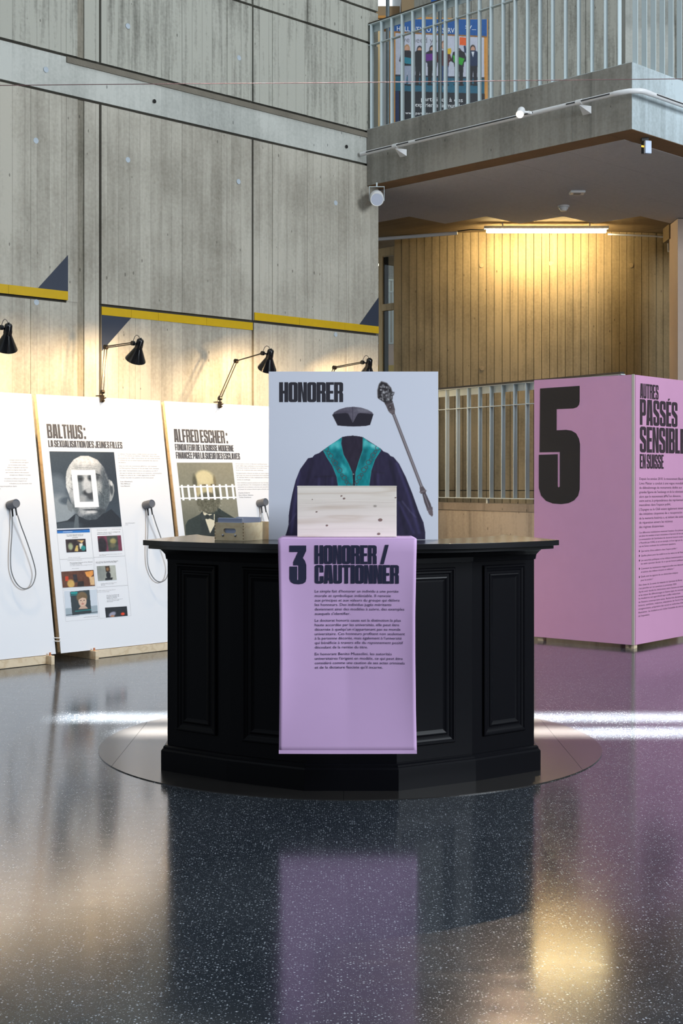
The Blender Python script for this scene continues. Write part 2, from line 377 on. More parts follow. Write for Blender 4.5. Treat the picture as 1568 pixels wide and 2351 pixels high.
# ================================================================== PRINT HELPERS
GL = {}
def arc(cx, cy, rx, ry, a0, a1, k=5): return [(cx+rx*math.cos(math.radians(a0+(a1-a0)*i/k)), cy+ry*math.sin(math.radians(a0+(a1-a0)*i/k))) for i in range(k+1)]
def rr(x0, y0, x1, y1, rx, ry):
    return arc(x1-rx, y1-ry, rx, ry, 0, 90)+arc(x0+rx, y1-ry, rx, ry, 90, 180)+arc(x0+rx, y0+ry, rx, ry, 180, 270)+arc(x1-rx, y0+ry, rx, ry, 270, 360)
def glyphs(s):   # s = half-width of the counters
    a, b = .5-s, .5+s; RX, RY = .30, .10; hx, hy = s*.9, .05; t = .13
    TL, TR, BL, BR = arc(RX, 1-RY, RX, RY, 90, 180), arc(1-RX, 1-RY, RX, RY, 0, 90), arc(RX, RY, RX, RY, 180, 270), arc(1-RX, RY, RX, RY, 270, 360)
    G = {}
    G['O'] = (1, [rr(0, 0, 1, 1, RX, RY), rr(a, t, b, 1-t, hx, hy)])
    G['H'] = (1, [[(0, 0), (a, 0), (a, .43), (b, .43), (b, 0), (1, 0), (1, 1), (b, 1), (b, .57), (a, .57), (a, 1), (0, 1)]])
    G['N'] = (1, [[(0, 0), (a-.04, 0), (a-.04, .62), (b-.03, 0), (1, 0), (1, 1), (b+.04, 1), (b+.04, .40), (a+.03, 1), (0, 1)]])
    G['I'] = (.46, [[(0, 0), (1, 0), (1, 1), (0, 1)]])
    G['E'] = (.86, [[(0, 0), (1, 0), (1, t), (.52, t), (.52, .43), (.93, .43), (.93, .57), (.52, .57), (.52, 1-t), (1, 1-t), (1, 1), (0, 1)]])
    G['É'] = (.86, G['E'][1]+[[(.30, 1.03), (.55, 1.03), (.78, 1.12), (.42, 1.12)]])
    G['F'] = (.82, [[(0, 0), (.52, 0), (.52, .41), (.95, .41), (.95, .55), (.52, .55), (.52, 1-t), (1, 1-t), (1, 1), (0, 1)]])
    G['L'] = (.80, [[(0, 0), (1, 0), (1, t), (.54, t), (.54, 1), (0, 1)]])
    G['T'] = (.90, [[(.26, 0), (.74, 0), (.74, 1-t), (1, 1-t), (1, 1), (0, 1), (0, 1-t), (.26, 1-t)]])
    G['U'] = (1, [BL[::1]+BR+[(1, 1), (b, 1), (b, t+.02), (a, t+.02), (a, 1), (0, 1)]])
    G['D'] = (1, [[(0, 0)]+arc(1-RX, RY, RX, RY, 270, 360)+TR+[(0, 1)], rr(a, t, b, 1-t, hx*.6, hy)])
    G['P'] = (.97, [[(0, 0), (a+.02, 0), (a+.02, .36)]+arc(1-RX, .36+RY, RX, RY, 270, 360)+TR+[(0, 1)], rr(a+.02, .36+t, b, 1-t, hx*.6, hy)])
    G['R'] = (1, [[(0, 0), (a, 0), (a, .43), (b, .43), (b, 0), (1, 0), (1, .40), (.90, .50), (1, .58)]+TR+[(0, 1)], rr(a, .43+t, b, 1-t, hx*.6, hy)])
    G['B'] = (1, [[(0, 0)]+arc(1-RX, RY, RX, RY, 270, 360)+[(1, .42), (.90, .50), (1, .58)]+TR+[(0, 1)], rr(a, t, b, .44, hx*.6, hy), rr(a, .57, b, 1-t, hx*.6, hy)])
    G['C'] = (1, [BL+BR+[(1, .40), (b, .40), (b, t), (a, t), (a, 1-t), (b, 1-t), (b, .60), (1, .60)]+TR+TL])
    G['S'] = (1, [BL+BR+[(1, .44), (.92, .50), (a, .66), (a, 1-t), (b, 1-t), (b, .66), (1, .66)]+TR+TL+[(0, .56), (.08, .50), (b, .34), (b, t), (a, t), (a, .34), (0, .34)]])
    G['A'] = (1.05, [[(0, 0), (.40, 0), (.44, .17), (.56, .17), (.60, 0), (1, 0), (.86, 1), (.14, 1)], [(.46, .30), (.54, .30), (.51, .84), (.49, .84)]])
    G['V'] = (1, [[(0, 1), (.20, 0), (.80, 0), (1, 1), (.61, 1), (.5, .26), (.39, 1)]])
    G['M'] = (1.35, [[(0, 0), (.29, 0), (.29, .60), (.43, 0), (.57, 0), (.71, .60), (.71, 0), (1, 0), (1, 1), (.62, 1), (.5, .46), (.38, 1), (0, 1)]])
    G['J'] = (.9, [BL+BR+[(1, 1), (b, 1), (b, t), (a, t), (a, .34), (0, .34)]])
    G['X'] = (1, [[(0, 0), (.40, 0), (.5, .33), (.60, 0), (1, 0), (.76, .5), (1, 1), (.60, 1), (.5, .67), (.40, 1), (0, 1), (.24, .5)]])
    G[':'] = (.40, [[(0, 0), (1, 0), (1, .2), (0, .2)], [(0, .62), (1, .62), (1, .82), (0, .82)]])
    G['/'] = (.95, [[(0, -.02), (.42, -.02), (1, 1.02), (.58, 1.02)]])
    return G
GW, GN = glyphs(.075), glyphs(.10)
def heading(mb, pl, txt, a0, a1, b0, h, G=GW, gap=.07, space=.34, off=.0012):
    """condensed block capitals filling a0..a1 on the plane"""
    tot = 0
    for i, ch in enumerate(txt): tot += space if ch == ' ' else G[ch][0]+gap
    k = (a1-a0)/(tot-gap); x = a0
    for ch in txt:
        if ch == ' ': x += space*k; continue
        w, loops = G[ch]
        groups = [loops] if ch not in (':', 'É') else ([[l] for l in loops])
        for gp in groups:
            mb.pprism(pl, [[(x+p[0]*w*k, b0+p[1]*h) for p in l] for l in gp], None, off)
        x += (w+gap)*k
def small_text(txt):
    cu = bpy.data.curves.new('t', 'FONT'); cu.body = txt; cu.size = 1.0; cu.resolution_u = 2; cu.offset = 0; cu.fill_mode = 'FRONT'
    o = bpy.data.objects.new('t', cu); C.objects.link(o)
    dg = bpy.context.evaluated_depsgraph_get(); me = o.evaluated_get(dg).to_mesh()
    n = len(me.vertices); co = np.empty(n*3); me.vertices.foreach_get('co', co); co = co.reshape(-1, 3)
    fs = [tuple(p.vertices) for p in me.polygons]; o.evaluated_get(dg).to_mesh_clear()
    bpy.data.objects.remove(o); bpy.data.curves.remove(cu); return co, fs
SERIF = {}
def line(mb, pl, txt, a0, b0, h, width=None, off=.0012, right=None):
    """one line of small type; h = height of a capital; width stretches it"""
    co, fs = small_text(txt)
    if len(co) == 0: return
    x0, x1 = co[:, 0].min(), co[:, 0].max(); ky = h/.73; kx = ky if width is None else width/(x1-x0)
    if right is not None: a0 = right-(x1-x0)*kx
    mb.add([pl.to(a0+(p[0]-x0)*kx, b0+p[1]*ky, off) for p in co], fs)
def line_px(mb, pl, txt, x0, x1, y, hpx, off=.0012):
    a0, b0 = pl.hit(x0, y); a1, _ = pl.hit(x1, y); _, bt = pl.hit(x0, y-hpx)
    line(mb, pl, txt, a0, b0, bt-b0, a1-a0, off)
class Canvas:
    """painted picture; coordinates are those of the drawing, colours sRGB 0..255"""
    def __init__(s, x0, y0, x1, y1, w, h, bg):
        s.x0, s.y0, s.x1, s.y1, s.w, s.h = x0, y0, x1, y1, w, h
        s.X, s.Y = np.meshgrid(x0+(x1-x0)*np.arange(w)/(w-1), y0+(y1-y0)*np.arange(h)/(h-1)); s.c = np.zeros((h, w, 3)); s.c[:] = bg; s.clip = None
    def mix(s, m, col, a=1.0):
        m = np.clip(m, 0, 1)*a
        if s.clip is not None: m = m*s.clip
        s.c = s.c*(1-m[..., None])+np.asarray(col, float)*m[..., None]
    def mask(s, pts):
        """anti-aliased even-odd polygon"""
        acc = np.zeros(s.X.shape); px = (s.x1-s.x0)/s.w; py = (s.y1-s.y0)/s.h
        for ox, oy in ((-.25, -.25), (.25, -.25), (-.25, .25), (.25, .25)):
            X = s.X+ox*px; Y = s.Y+oy*py; ins = np.zeros(X.shape, bool); n = len(pts)
            for i in range(n):
                (xa, ya), (xb, yb) = pts[i], pts[(i+1) % n]
                if ya == yb: continue
                c = ((ya > Y) != (yb > Y)) & (X < (xb-xa)*(Y-ya)/(yb-ya)+xa); ins ^= c
            acc += ins
        return acc/4
    def poly(s, pts, col, a=1.0): s.mix(s.mask(pts), col, a)
    def ell(s, cx, cy, rx, ry, col, soft=.1, ang=0, a=1.0):
        t = math.radians(ang); dx, dy = s.X-cx, s.Y-cy; u = (dx*math.cos(t)+dy*math.sin(t))/rx; v = (-dx*math.sin(t)+dy*math.cos(t))/ry
        r = np.sqrt(u*u+v*v); s.mix((1-r)/max(soft, 1e-3)+.5, col, a)
    def stroke(s, pts, w, col, a=1.0, soft=1.0):
        d = np.full(s.X.shape, 1e9)
        for (xa, ya), (xb, yb) in zip(pts[:-1], pts[1:]):
            vx, vy = xb-xa, yb-ya; q = max(vx*vx+vy*vy, 1e-9); t = np.clip(((s.X-xa)*vx+(s.Y-ya)*vy)/q, 0, 1)
            d = np.minimum(d, np.hypot(s.X-xa-t*vx, s.Y-ya-t*vy))
        s.mix((w/2-d)/(soft*(s.x1-s.x0)/s.w)+.5, col, a)
    def noise(s, amt, sx=1, sy=1):
        w, h = max(2, int(s.w/sx)), max(2, int(s.h/sy)); n = np.random.rand(h, w)-.5
        yi = np.linspace(0, h-1.001, s.h); xi = np.linspace(0, w-1.001, s.w); y0 = yi.astype(int); x0 = xi.astype(int); fy = (yi-y0)[:, None]; fx = (xi-x0)[None, :]
        n = n[y0][:, x0]*(1-fy)*(1-fx)+n[y0+1][:, x0]*fy*(1-fx)+n[y0][:, x0+1]*(1-fy)*fx+n[y0+1][:, x0+1]*fy*fx
        m = n*2*amt
        if s.clip is not None: m = m*s.clip
        s.c = np.clip(s.c+m[..., None], 0, 255)
    def build(s, name, pl, corners, parent, off=.0008, **kw):
        """corners TL TR BL BR as plane coordinates"""
        TLc, TRc, BLc, BRc = (np.array(c) for c in corners); w, h = s.w, s.h
        u = (np.arange(w)/(w-1))[None, :, None]; v = (np.arange(h)/(h-1))[:, None, None]
        q = (TLc*(1-u)+TRc*u)*(1-v)+(BLc*(1-u)+BRc*u)*v
        o, ex, ey, nn = (np.array(x) for x in (pl.o, pl.ex, pl.ey, pl.n))
        co = (o+nn*off)[None, None]+q[..., :1]*ex+q[..., 1:]*ey
        idx = np.arange(w*h).reshape(h, w); f = np.stack([idx[1:, :-1], idx[1:, 1:], idx[:-1, 1:], idx[:-1, :-1]], -1).reshape(-1, 4)
        me = bpy.data.meshes.new(name); me.vertices.add(w*h); me.vertices.foreach_set('co', co.reshape(-1).astype('f'))
        nf = len(f); me.loops.add(nf*4); me.loops.foreach_set('vertex_index', f.reshape(-1).astype('i')); me.polygons.add(nf)
        me.polygons.foreach_set('loop_start', (np.arange(nf)*4).astype('i')); me.update(calc_edges=True)
        at = me.color_attributes.new('ink', 'FLOAT_COLOR', 'POINT'); col = np.ones((w*h, 4), 'f'); col[:, :3] = lin(s.c.reshape(-1, 3)); at.data.foreach_set('color', col.reshape(-1))
        me.materials.append(M['print']); return link(name, me, parent, **kw)

# ================================================================== LEANING WHITE PANELS
WD = V(.697, .717, 0).normalized(); WN = V(-WD.y, WD.x, 0)       # along the row / back towards the wall
S_LEAN, PH = .337, 2.013
PUP = (WN*S_LEAN+V(0, 0, PH)).normalized(); PLEN = math.hypot(S_LEAN, PH)
B2 = V(-2.163, 10.58, .07)
PL2 = Plane(B2, WD, PUP)
PITCH, PWID = 1.278, 1.231
prow = {}
def lean_panel(k, label, parts=True):
    o = B2+WD*(k*PITCH); pl = Plane(o, WD, PUP)
    t = thing('display_panel', 'display panel', label, V(o.x, o.y, 0)+WD*.6, 'white leaning exhibition panels')
    MB().pbox(pl, 0, PWID, 0, PLEN, -.006, 0).build('sheet', M['white_panel'], t)
    for a in (0.0, PWID-.03): MB().pbox(pl, a, a+.03, .01, PLEN-.004, -.045, -.0065).build('frame_rail', M['pine'], t)
    for b in (.01, PLEN-.04): MB().pbox(pl, .031, PWID-.031, b, b+.03, -.045, -.0065).build('frame_rail', M['pine'], t)
    base = Plane(V(o.x, o.y, 0), WD, (0, 0, 1))
    FA = (.30, 1.17)
    for a in FA:
        MB().pbox(base, a-.03, a, 0, .068, -.52, .075).build('foot_beam', M['pine'], t, bevel=.002)
        MB().lathe(base.to(a-.015, .068, .035), (0, 0, 1), [(0, .008), (.022, .008), (.022, 0)], 12).build('peg', M['copper'], t)
        # prop from the back of the foot up to the frame
        p0 = base.to(a-.015, .05, -.50); p1 = pl.to(a-.015, 1.5, -.055)
        MB().tube([p0, p1], .016, 4).build('prop', M['pine'], t)
    MB().pbox(base, FA[0], FA[1]-.03, .004, .066, -.02, .007).build('base_rail', M['pine'], t)
    prow[k] = (t, pl); return t, pl
lean_panel(-2, 'white leaning panel past the picture edge, first of the row')
tA, plA = lean_panel(-1, 'white leaning panel with only paragraphs of small text, leftmost seen')
tB, plB = lean_panel(0, 'white leaning panel with grey close-up face portrait and news clippings')
tC, plC = lean_panel(1, 'white leaning panel with bearded man portrait behind a picket fence graphic')
tD, plD = lean_panel(2, 'blank top of white leaning panel hidden behind the square poster')

def zoomer(ox, oy, s): return lambda x, y: (ox+x/s, oy+y/s)
# --- panel A text
Z2 = zoomer(0, 940, 3.9175)
mb = MB()
rowsA = [(456, 238, "montagne nommée en l'honneur"), (477, 258, "du naturaliste suisse, Louis Agassiz,"), (500, 232, "qui écrit plusieurs thèses raciales"), (522, 254, "politique de ségrégation aux États-Unis."), (545, 236, "Le comité Louis Agassiz, fondé en 2007"), (567, 260, "pour l'occasion, dénonce ce fait et plusieurs"), (589, 278, "campagnes pour débaptiser la montagne."),
         (622, 248, "Une pétition en 2020 par le comité afin que"), (643, 240, "la commune et le canton changent le nom"), (666, 286, "en Rentyhorn, du nom d'un homme réduit"), (690, 152, "en esclavage photographié par Agassiz."), (713, 6, "Marie")]
for y, xr, s in rowsA:
    px, py = Z2(xr, y+5); a, b = plA.hit(px, py); line(mb, plA, s, 0, b, .0085, off=.001, right=a)
mb.build('small_print', M['ink_thin'], tA, kind='stuff')
# --- panel B headings
mb = MB()
def head_px(mb, pl, txt, x0, x1, yb, yt, xr=None, G=GN, **k):
    a0, b0 = pl.hit(x0, yb); _, b1 = pl.hit(x0-(yb-yt)*(-.0), yt); a1, _ = pl.hit(x1, yb if xr is None else xr)
    heading(mb, pl, txt, a0, a1, b0, b1-b0, G, **k)
x0, y0 = Z2(428, 258); x1, y1 = Z2(775, 265); head_px(mb, plB, 'BALTHUS :', x0, x1, y0, Z2(0, 130)[1], y1, space=.15)
x0, y0 = Z2(436, 338); x1, y1 = Z2(1102, 350); head_px(mb, plB, 'LA SEXUALISATION DES JEUNES FILLES', x0, x1, y0, Z2(0, 276)[1], y1, space=.25)
mb.build('heading', M['ink_grey'], tB)
mb = MB()
rowsB = [(404, 1060, 1408, "Le tableau Thérèse rêvant (1938) montre une jeune fille"), (421, 1062, 1434, "de 12-13 ans peinte par Balthus (1908-2001) dans une pose"), (442, 1062, 1440, "provocatrice. En 1990, l'historienne de l'art Linda Nochlin"), (462, 1064, 1420, "a critiqué et mis en avant l'aspect pédophile des œuvres"), (483, 1066, 1134, "de Balthus."),
         (514, 1070, 1410, "Dans le cadre du mouvement #MeToo, une visiteuse"), (534, 1072, 1428, "du Metropolitan Museum of Art de New York, choquée"), (556, 1074, 1418, "par cette représentation, lance une pétition en 2017"), (578, 1076, 1456, "afin que le tableau soit retiré ou, au minimum, contextualisé."), (598, 1078, 1394, "Malgré la collecte de 11'600 signatures, le MET"), (619, 1080, 1382, "n'a pas répondu à la pétition et est resté passif.")]
for y, xa, xb, s in rowsB:
    p, q = Z2(xa, y-1), Z2(xb, y-1); a0, b0 = plB.hit(*p); a1, _ = plB.hit(*q); line(mb, plB, s, a0, b0, .0085, a1-a0, off=.001)
for y, xa, xb in ((1026, 1128, 1212), (1040, 1128, 1152)):
    p, q = Z2(xa, y), Z2(xb, y); a0, b0 = plB.hit(*p); a1, _ = plB.hit(*q); line(mb, plB, 'Balthus, 1996, photographie' if xb > 1200 else 'portrait', a0, b0, .006, a1-a0, off=.001)
mb.build('small_print', M['ink_thin'], tB, kind='stuff')
mb = MB()
for y, xa, xb, s in [(653, 1083, 1190, 'Lise Allenbach'), (673, 1084, 1172, 'Alia Billieux'), (694, 1086, 1168, 'Lou Besson')]:
    p, q = Z2(xa, y), Z2(xb, y); a0, b0 = plB.hit(*p); a1, _ = plB.hit(*q); line(mb, plB, s, a0, b0, .009, a1-a0, off=.001)
mb.build('names', M['ink_grey'], tB, kind='stuff')
def hairbox(mb, pl, a0, b0, a1, b1, w=.0008):
    for (p, q, r, s) in ((a0, a1, b0, b0+w), (a0, a1, b1-w, b1), (a0, a0+w, b0, b1), (a1-w, a1, b0, b1)):
        mb.pprism(pl, [[(p, r), (q, r), (q, s), (p, s)]], None, .0009)
# --- face portrait (grey, elderly man) in drawing coordinates 0..1000 x 0..1180
def face_portrait():
    c = Canvas(0, 0, 1000, 1180, 170, 200, (52, 64, 76))
    c.ell(60, 560, 150, 200, (92, 104, 116), .6); c.ell(70, 900, 260, 230, (134, 144, 152), .5); c.ell(200, 760, 120, 60, (70, 82, 94), .6); c.ell(900, 300, 180, 420, (42, 52, 64), .9)
    c.poly([(0, 1090), (170, 1060), (300, 960), (420, 1000), (760, 960), (860, 900), (1000, 1060), (1000, 1180), (0, 1180)], (30, 38, 48))
    c.ell(160, 1140, 210, 60, (58, 68, 78), .5); c.poly([(300, 960), (340, 1010), (330, 1180), (250, 1180)], (86, 96, 104))
    hd = [(469, 64), (360, 120), (283, 209), (232, 300), (208, 400), (198, 548), (240, 718), (266, 888), (342, 998), (472, 1062), (610, 1056), (760, 939), (838, 803), (868, 640), (866, 412), (812, 243), (721, 124), (589, 64)]
    c.poly([(866, 430), (905, 455), (940, 520), (942, 610), (915, 700), (880, 770), (845, 790), (850, 560)], (146, 152, 156)); c.ell(895, 590, 26, 90, (64, 72, 80), .5); c.ell(905, 500, 20, 40, (190, 194, 198), .5)
    c.poly([(206, 720), (180, 800), (196, 900), (250, 940), (268, 860)], (116, 124, 130))
    c.poly(hd, (126, 132, 138)); c.clip = c.mask(hd)
    c.ell(500, 190, 280, 190, (172, 176, 180), .6); c.ell(520, 140, 180, 80, (204, 206, 208), .8); c.ell(235, 430, 60, 260, (196, 200, 202), .6); c.ell(300, 250, 70, 130, (188, 192, 194), .8)
    c.ell(830, 450, 70, 260, (66, 76, 86), .8); c.ell(760, 720, 110, 240, (78, 88, 96), .8); c.ell(330, 640, 80, 150, (166, 170, 174), .7); c.ell(690, 560, 60, 110, (150, 156, 160), .8)
    c.ell(470, 900, 160, 90, (160, 164, 168), .6); c.ell(560, 1040, 190, 60, (70, 78, 86), .8); c.ell(300, 900, 60, 110, (96, 104, 110), .7); c.ell(700, 940, 90, 60, (58, 66, 74), .8)
    for y in (215, 250, 285): c.stroke([(330, y+14), (430, y), (560, y-6), (700, y+14)], 5, (112, 118, 124), .7, soft=2)
    for k in range(14): c.stroke([(222+k*7, 330-k*12), (206+k*4, 470-k*8)], 3, (226, 228, 230) if k % 2 else (110, 118, 124), .6)
    for k in range(12): c.stroke([(800+k*5, 260+k*16), (840+k*3, 420+k*12)], 3, (170, 174, 178) if k % 2 else (60, 68, 76), .5)
    c.ell(400, 420, 105, 50, (74, 80, 88), .7); c.ell(640, 400, 110, 50, (66, 72, 80), .7)
    c.stroke([(300, 372), (380, 350), (455, 376)], 20, (56, 62, 70)); c.stroke([(560, 366), (640, 338), (735, 366)], 20, (50, 56, 64))
    c.stroke([(250, 560), (310, 600), (330, 700)], 7, (92, 98, 106), .8); c.stroke([(700, 620), (760, 700), (740, 840)], 9, (54, 62, 70), .8)
    c.stroke([(420, 640), (372, 750), (390, 850)], 9, (84, 90, 98), .9); c.ell(540, 905, 120, 12, (60, 66, 72), .5); c.ell(545, 940, 90, 20, (190, 192, 194), .6)
    c.noise(16, 1.3, 1.3); c.noise(12, 4, 4); c.clip = None; c.noise(4, 2, 2)
    w_ = (232, 236, 242)
    c.poly([(300, 285), (672, 285), (672, 865), (300, 865)], w_, 1)
    d = Canvas(0, 0, 1000, 1180, 170, 200, (0, 0, 0)); return c
c = face_portrait(); face = c
# inner window: darker tinted detail of eye, nose and moustache shadow
c.clip = c.mask([(385, 365), (595, 365), (595, 780), (385, 780)])
c.poly([(385, 365), (595, 365), (595, 780), (385, 780)], (120, 128, 134)); c.ell(520, 520, 70, 170, (186, 190, 194), .7); c.ell(415, 420, 60, 50, (60, 66, 72), .7); c.ell(590, 410, 50, 50, (60, 66, 72), .7)
c.ell(425, 425, 22, 13, (30, 34, 40), .5); c.ell(575, 420, 20, 13, (30, 34, 40), .5); c.ell(530, 640, 85, 50, (50, 54, 60), .5); c.ell(540, 610, 50, 40, (170, 174, 178), .6); c.ell(560, 700, 60, 50, (62, 66, 72), .6); c.ell(420, 740, 60, 60, (150, 154, 158), .6)
c.noise(8, 3, 3); c.clip = None
def quadpx(pl, fn, pts): return [pl.hit(*fn(*p)) for p in pts]
c.build('portrait_print', plB, quadpx(plB, Z2, [(443, 377), (1025, 384), (512, 1072), (1095, 1053)]), tB, label='grey close-up portrait of an elderly bald man with a white rectangle over the face')
# --- six clippings, in zoom coordinates of the region (100,1180) x4.9
Z5 = zoomer(100, 1180, 4.9)
clip_quads = [[(150, 168), (530, 160), (178, 505), (552, 496)], [(535, 160), (885, 152), (560, 485), (915, 470)], [(180, 512), (555, 500), (215, 832), (580, 815)],
              [(568, 490), (918, 482), (598, 812), (948, 800)], [(218, 855), (580, 838), (248, 1205), (615, 1178)], [(598, 828), (950, 815), (630, 1175), (985, 1145)]]
mb = MB()
for q in clip_quads:
    pts = quadpx(plB, Z5, q); a0 = min(p[0] for p in pts); a1 = max(p[0] for p in pts); b0 = min(p[1] for p in pts); b1 = max(p[1] for p in pts)
    hairbox(mb, plB, a0, b0, a1, b1)
mb.build('clipping_outlines', M['ink_thin'], tB, kind='stuff')
def simple_pic(name, fn, q, w, h, painter, pl=plB, par=tB, off=.0012):
    c = Canvas(0, 0, 100, 100, w, h, (60, 60, 60)); painter(c); c.build(name, pl, quadpx(pl, fn, q), par, off=off)
def p_bar(c): c.c[:] = (30, 110, 190); c.poly([(0, 0), (100, 0), (100, 30), (0, 34)], (30, 50, 90)); c.stroke([(22, 68), (42, 68)], 10, (220, 230, 240)); c.stroke([(45, 70), (70, 70)], 6, (130, 180, 225))
simple_pic('clipping_bar', Z5, [(150, 180), (518, 166), (154, 218), (520, 206)], 60, 10, p_bar)
def p1(c): c.c[:] = (48, 36, 40); c.ell(22, 55, 12, 28, (150, 160, 130), .6); c.poly([(56, 12), (92, 12), (80, 34), (70, 20)], (212, 178, 120)); c.poly([(66, 36), (84, 36), (82, 80), (68, 76)], (214, 214, 206)); c.poly([(50, 50), (60, 50), (58, 95), (40, 92)], (196, 170, 100)); c.ell(86, 72, 12, 20, (30, 130, 130), .4); c.noise(14, 3, 3)
simple_pic('clipping_picture', Z5, [(246, 288), (470, 279), (258, 434), (482, 424)], 40, 28, p1)
def p2(c): c.c[:] = (112, 52, 74); c.poly([(38, 2), (84, 0), (84, 96), (42, 98)], (62, 70, 62)); c.ell(16, 60, 20, 50, (34, 30, 38), .4); c.ell(64, 36, 13, 18, (150, 140, 90), .6); c.ell(60, 64, 12, 14, (96, 92, 70), .6); c.noise(10, 3, 3)
simple_pic('clipping_picture', Z5, [(606, 250), (868, 240), (622, 426), (885, 413)], 46, 32, p2)
def p3(c): c.c[:] = (92, 54, 38); c.poly([(10, 30), (20, 30), (20, 60), (10, 60)], (190, 60, 30)); c.poly([(34, 22), (46, 20), (48, 70), (36, 72)], (42, 38, 44)); c.poly([(48, 66), (66, 66), (66, 100), (44, 100)], (40, 30, 28)); c.ell(26, 78, 11, 26, (196, 160, 90), .4); c.poly([(72, 10), (98, 4), (98, 26), (86, 50), (76, 36)], (222, 150, 74)); c.poly([(84, 44), (99, 40), (99, 94), (86, 92)], (206, 172, 128)); c.noise(10, 3, 3)
simple_pic('clipping_picture', Z5, [(198, 650), (562, 629), (215, 830), (578, 810)], 64, 32, p3)
def p4(c): c.c[:] = (168, 172, 164); c.ell(20, 40, 30, 70, (130, 136, 132), .9); c.poly([(44, 4), (68, 2), (70, 42), (46, 44)], (58, 42, 34)); c.ell(56, 24, 7, 12, (130, 96, 60), .6); c.ell(58, 66, 12, 24, (24, 28, 34), .3); c.poly([(40, 84), (80, 82), (76, 98), (38, 99)], (24, 28, 34)); c.noise(6, 3, 3)
simple_pic('clipping_picture', Z5, [(597, 588), (806, 576), (612, 754), (822, 741)], 40, 32, p4)
def p5(c):
    c.c[:] = (196, 206, 218); c.poly([(0, 70), (100, 66), (100, 100), (0, 100)], (120, 140, 150), .6)
    c.poly([(17, 4), (77, 0), (80, 96), (20, 99)], (44, 56, 62)); c.poly([(19, 6), (40, 5), (40, 13), (20, 14)], (20, 150, 150)); c.poly([(19, 16), (46, 15), (46, 19), (20, 20)], (20, 120, 124))
    c.ell(53, 28, 17, 22, (112, 92, 66), .3); c.ell(54, 46, 12.5, 22, (206, 176, 156), .2); c.poly([(40, 20), (68, 22), (66, 34), (54, 30), (42, 38)], (108, 88, 62)); c.ell(49, 42, 2.4, 1.8, (60, 44, 40), .5); c.ell(59, 42, 2.4, 1.8, (60, 44, 40), .5); c.ell(54, 56, 4.5, 1.8, (160, 70, 70), .5); c.ell(54, 49, 1.6, 3, (180, 146, 128), .6)
    c.poly([(48, 64), (62, 64), (70, 76), (40, 76)], (190, 160, 142)); c.stroke([(30, 84), (78, 82)], 3, (20, 130, 132)); c.stroke([(0, 97), (100, 93)], 3, (30, 38, 48), .7)
simple_pic('clipping_picture', Z5, [(232, 868), (596, 850), (250, 1148), (610, 1120)], 76, 60, p5)
def p6(c): c.c[:] = (30, 36, 44); c.ell(30, 72, 14, 26, (150, 150, 170), .5, 20); c.ell(78, 76, 9, 14, (230, 70, 40), .7); c.ell(30, 92, 9, 12, (170, 120, 90), .5); c.noise(6, 3, 3)
simple_pic('clipping_picture', Z5, [(690, 1054), (936, 1038), (702, 1166), (946, 1145)], 46, 24, p6)
mb = MB()
cl_txt = [(258, 240, 446, 231, 'Un musée allemand annule une'), (262, 254, 444, 246, 'exposition Balthus, accusé de'), (322, 270, 386, 266, 'pédophilie'), (604, 214, 860, 206, 'Thérèse rêvant, œuvre ambiguë de'), (604, 232, 764, 226, 'Balthus exposée à Bâle'),
          (296, 556, 550, 544, 'Metropolitan Museum of Art Refuses'), (298, 570, 428, 562, 'to remove the painting'), (590, 545, 838, 526, 'Is It Time to Reconsider the Museum'), (590, 556, 822, 542, 'Painting, The work Is in the Spotlight'), (708, 922, 848, 908, 'Une fan de photos de'), (710, 938, 850, 926, 'la jeune modèle de'), (712, 954, 826, 944, 'Balthus au Musée')]
for xa, ya, xb, yb, s in cl_txt:
    a0, b0 = plB.hit(*Z5(xa, ya)); a1, _ = plB.hit(*Z5(xb, yb)); line(mb, plB, s, a0, b0, .0075, a1-a0, off=.001)
mb.build('clipping_headlines', M['ink_grey'], tB, kind='stuff')
mb = MB()
for xa, ya, xb, yb in [(626, 462, 880, 450), (628, 472, 700, 468), (298, 586, 546, 576), (644, 786, 820, 770), (646, 796, 790, 784), (646, 806, 690, 803), (714, 970, 890, 957), (714, 982, 850, 972), (714, 992, 780, 988), (602, 868, 810, 854), (606, 884, 740, 874), (268, 528, 432, 518), (250, 1158, 404, 1148), (450, 1166, 612, 1150), (278, 494, 414, 488), (600, 184, 712, 178), (770, 176, 870, 172), (320, 618, 396, 614)]:
    a0, b0 = plB.hit(*Z5(xa, ya)); a1, _ = plB.hit(*Z5(xb, yb)); line(mb, plB, 'une affaire publique de la critique des arts' if xb-xa > 150 else 'photo et partage', a0, b0, .005, a1-a0, off=.001)
mb.build('clipping_text', M['ink_thin'], tB, kind='stuff')
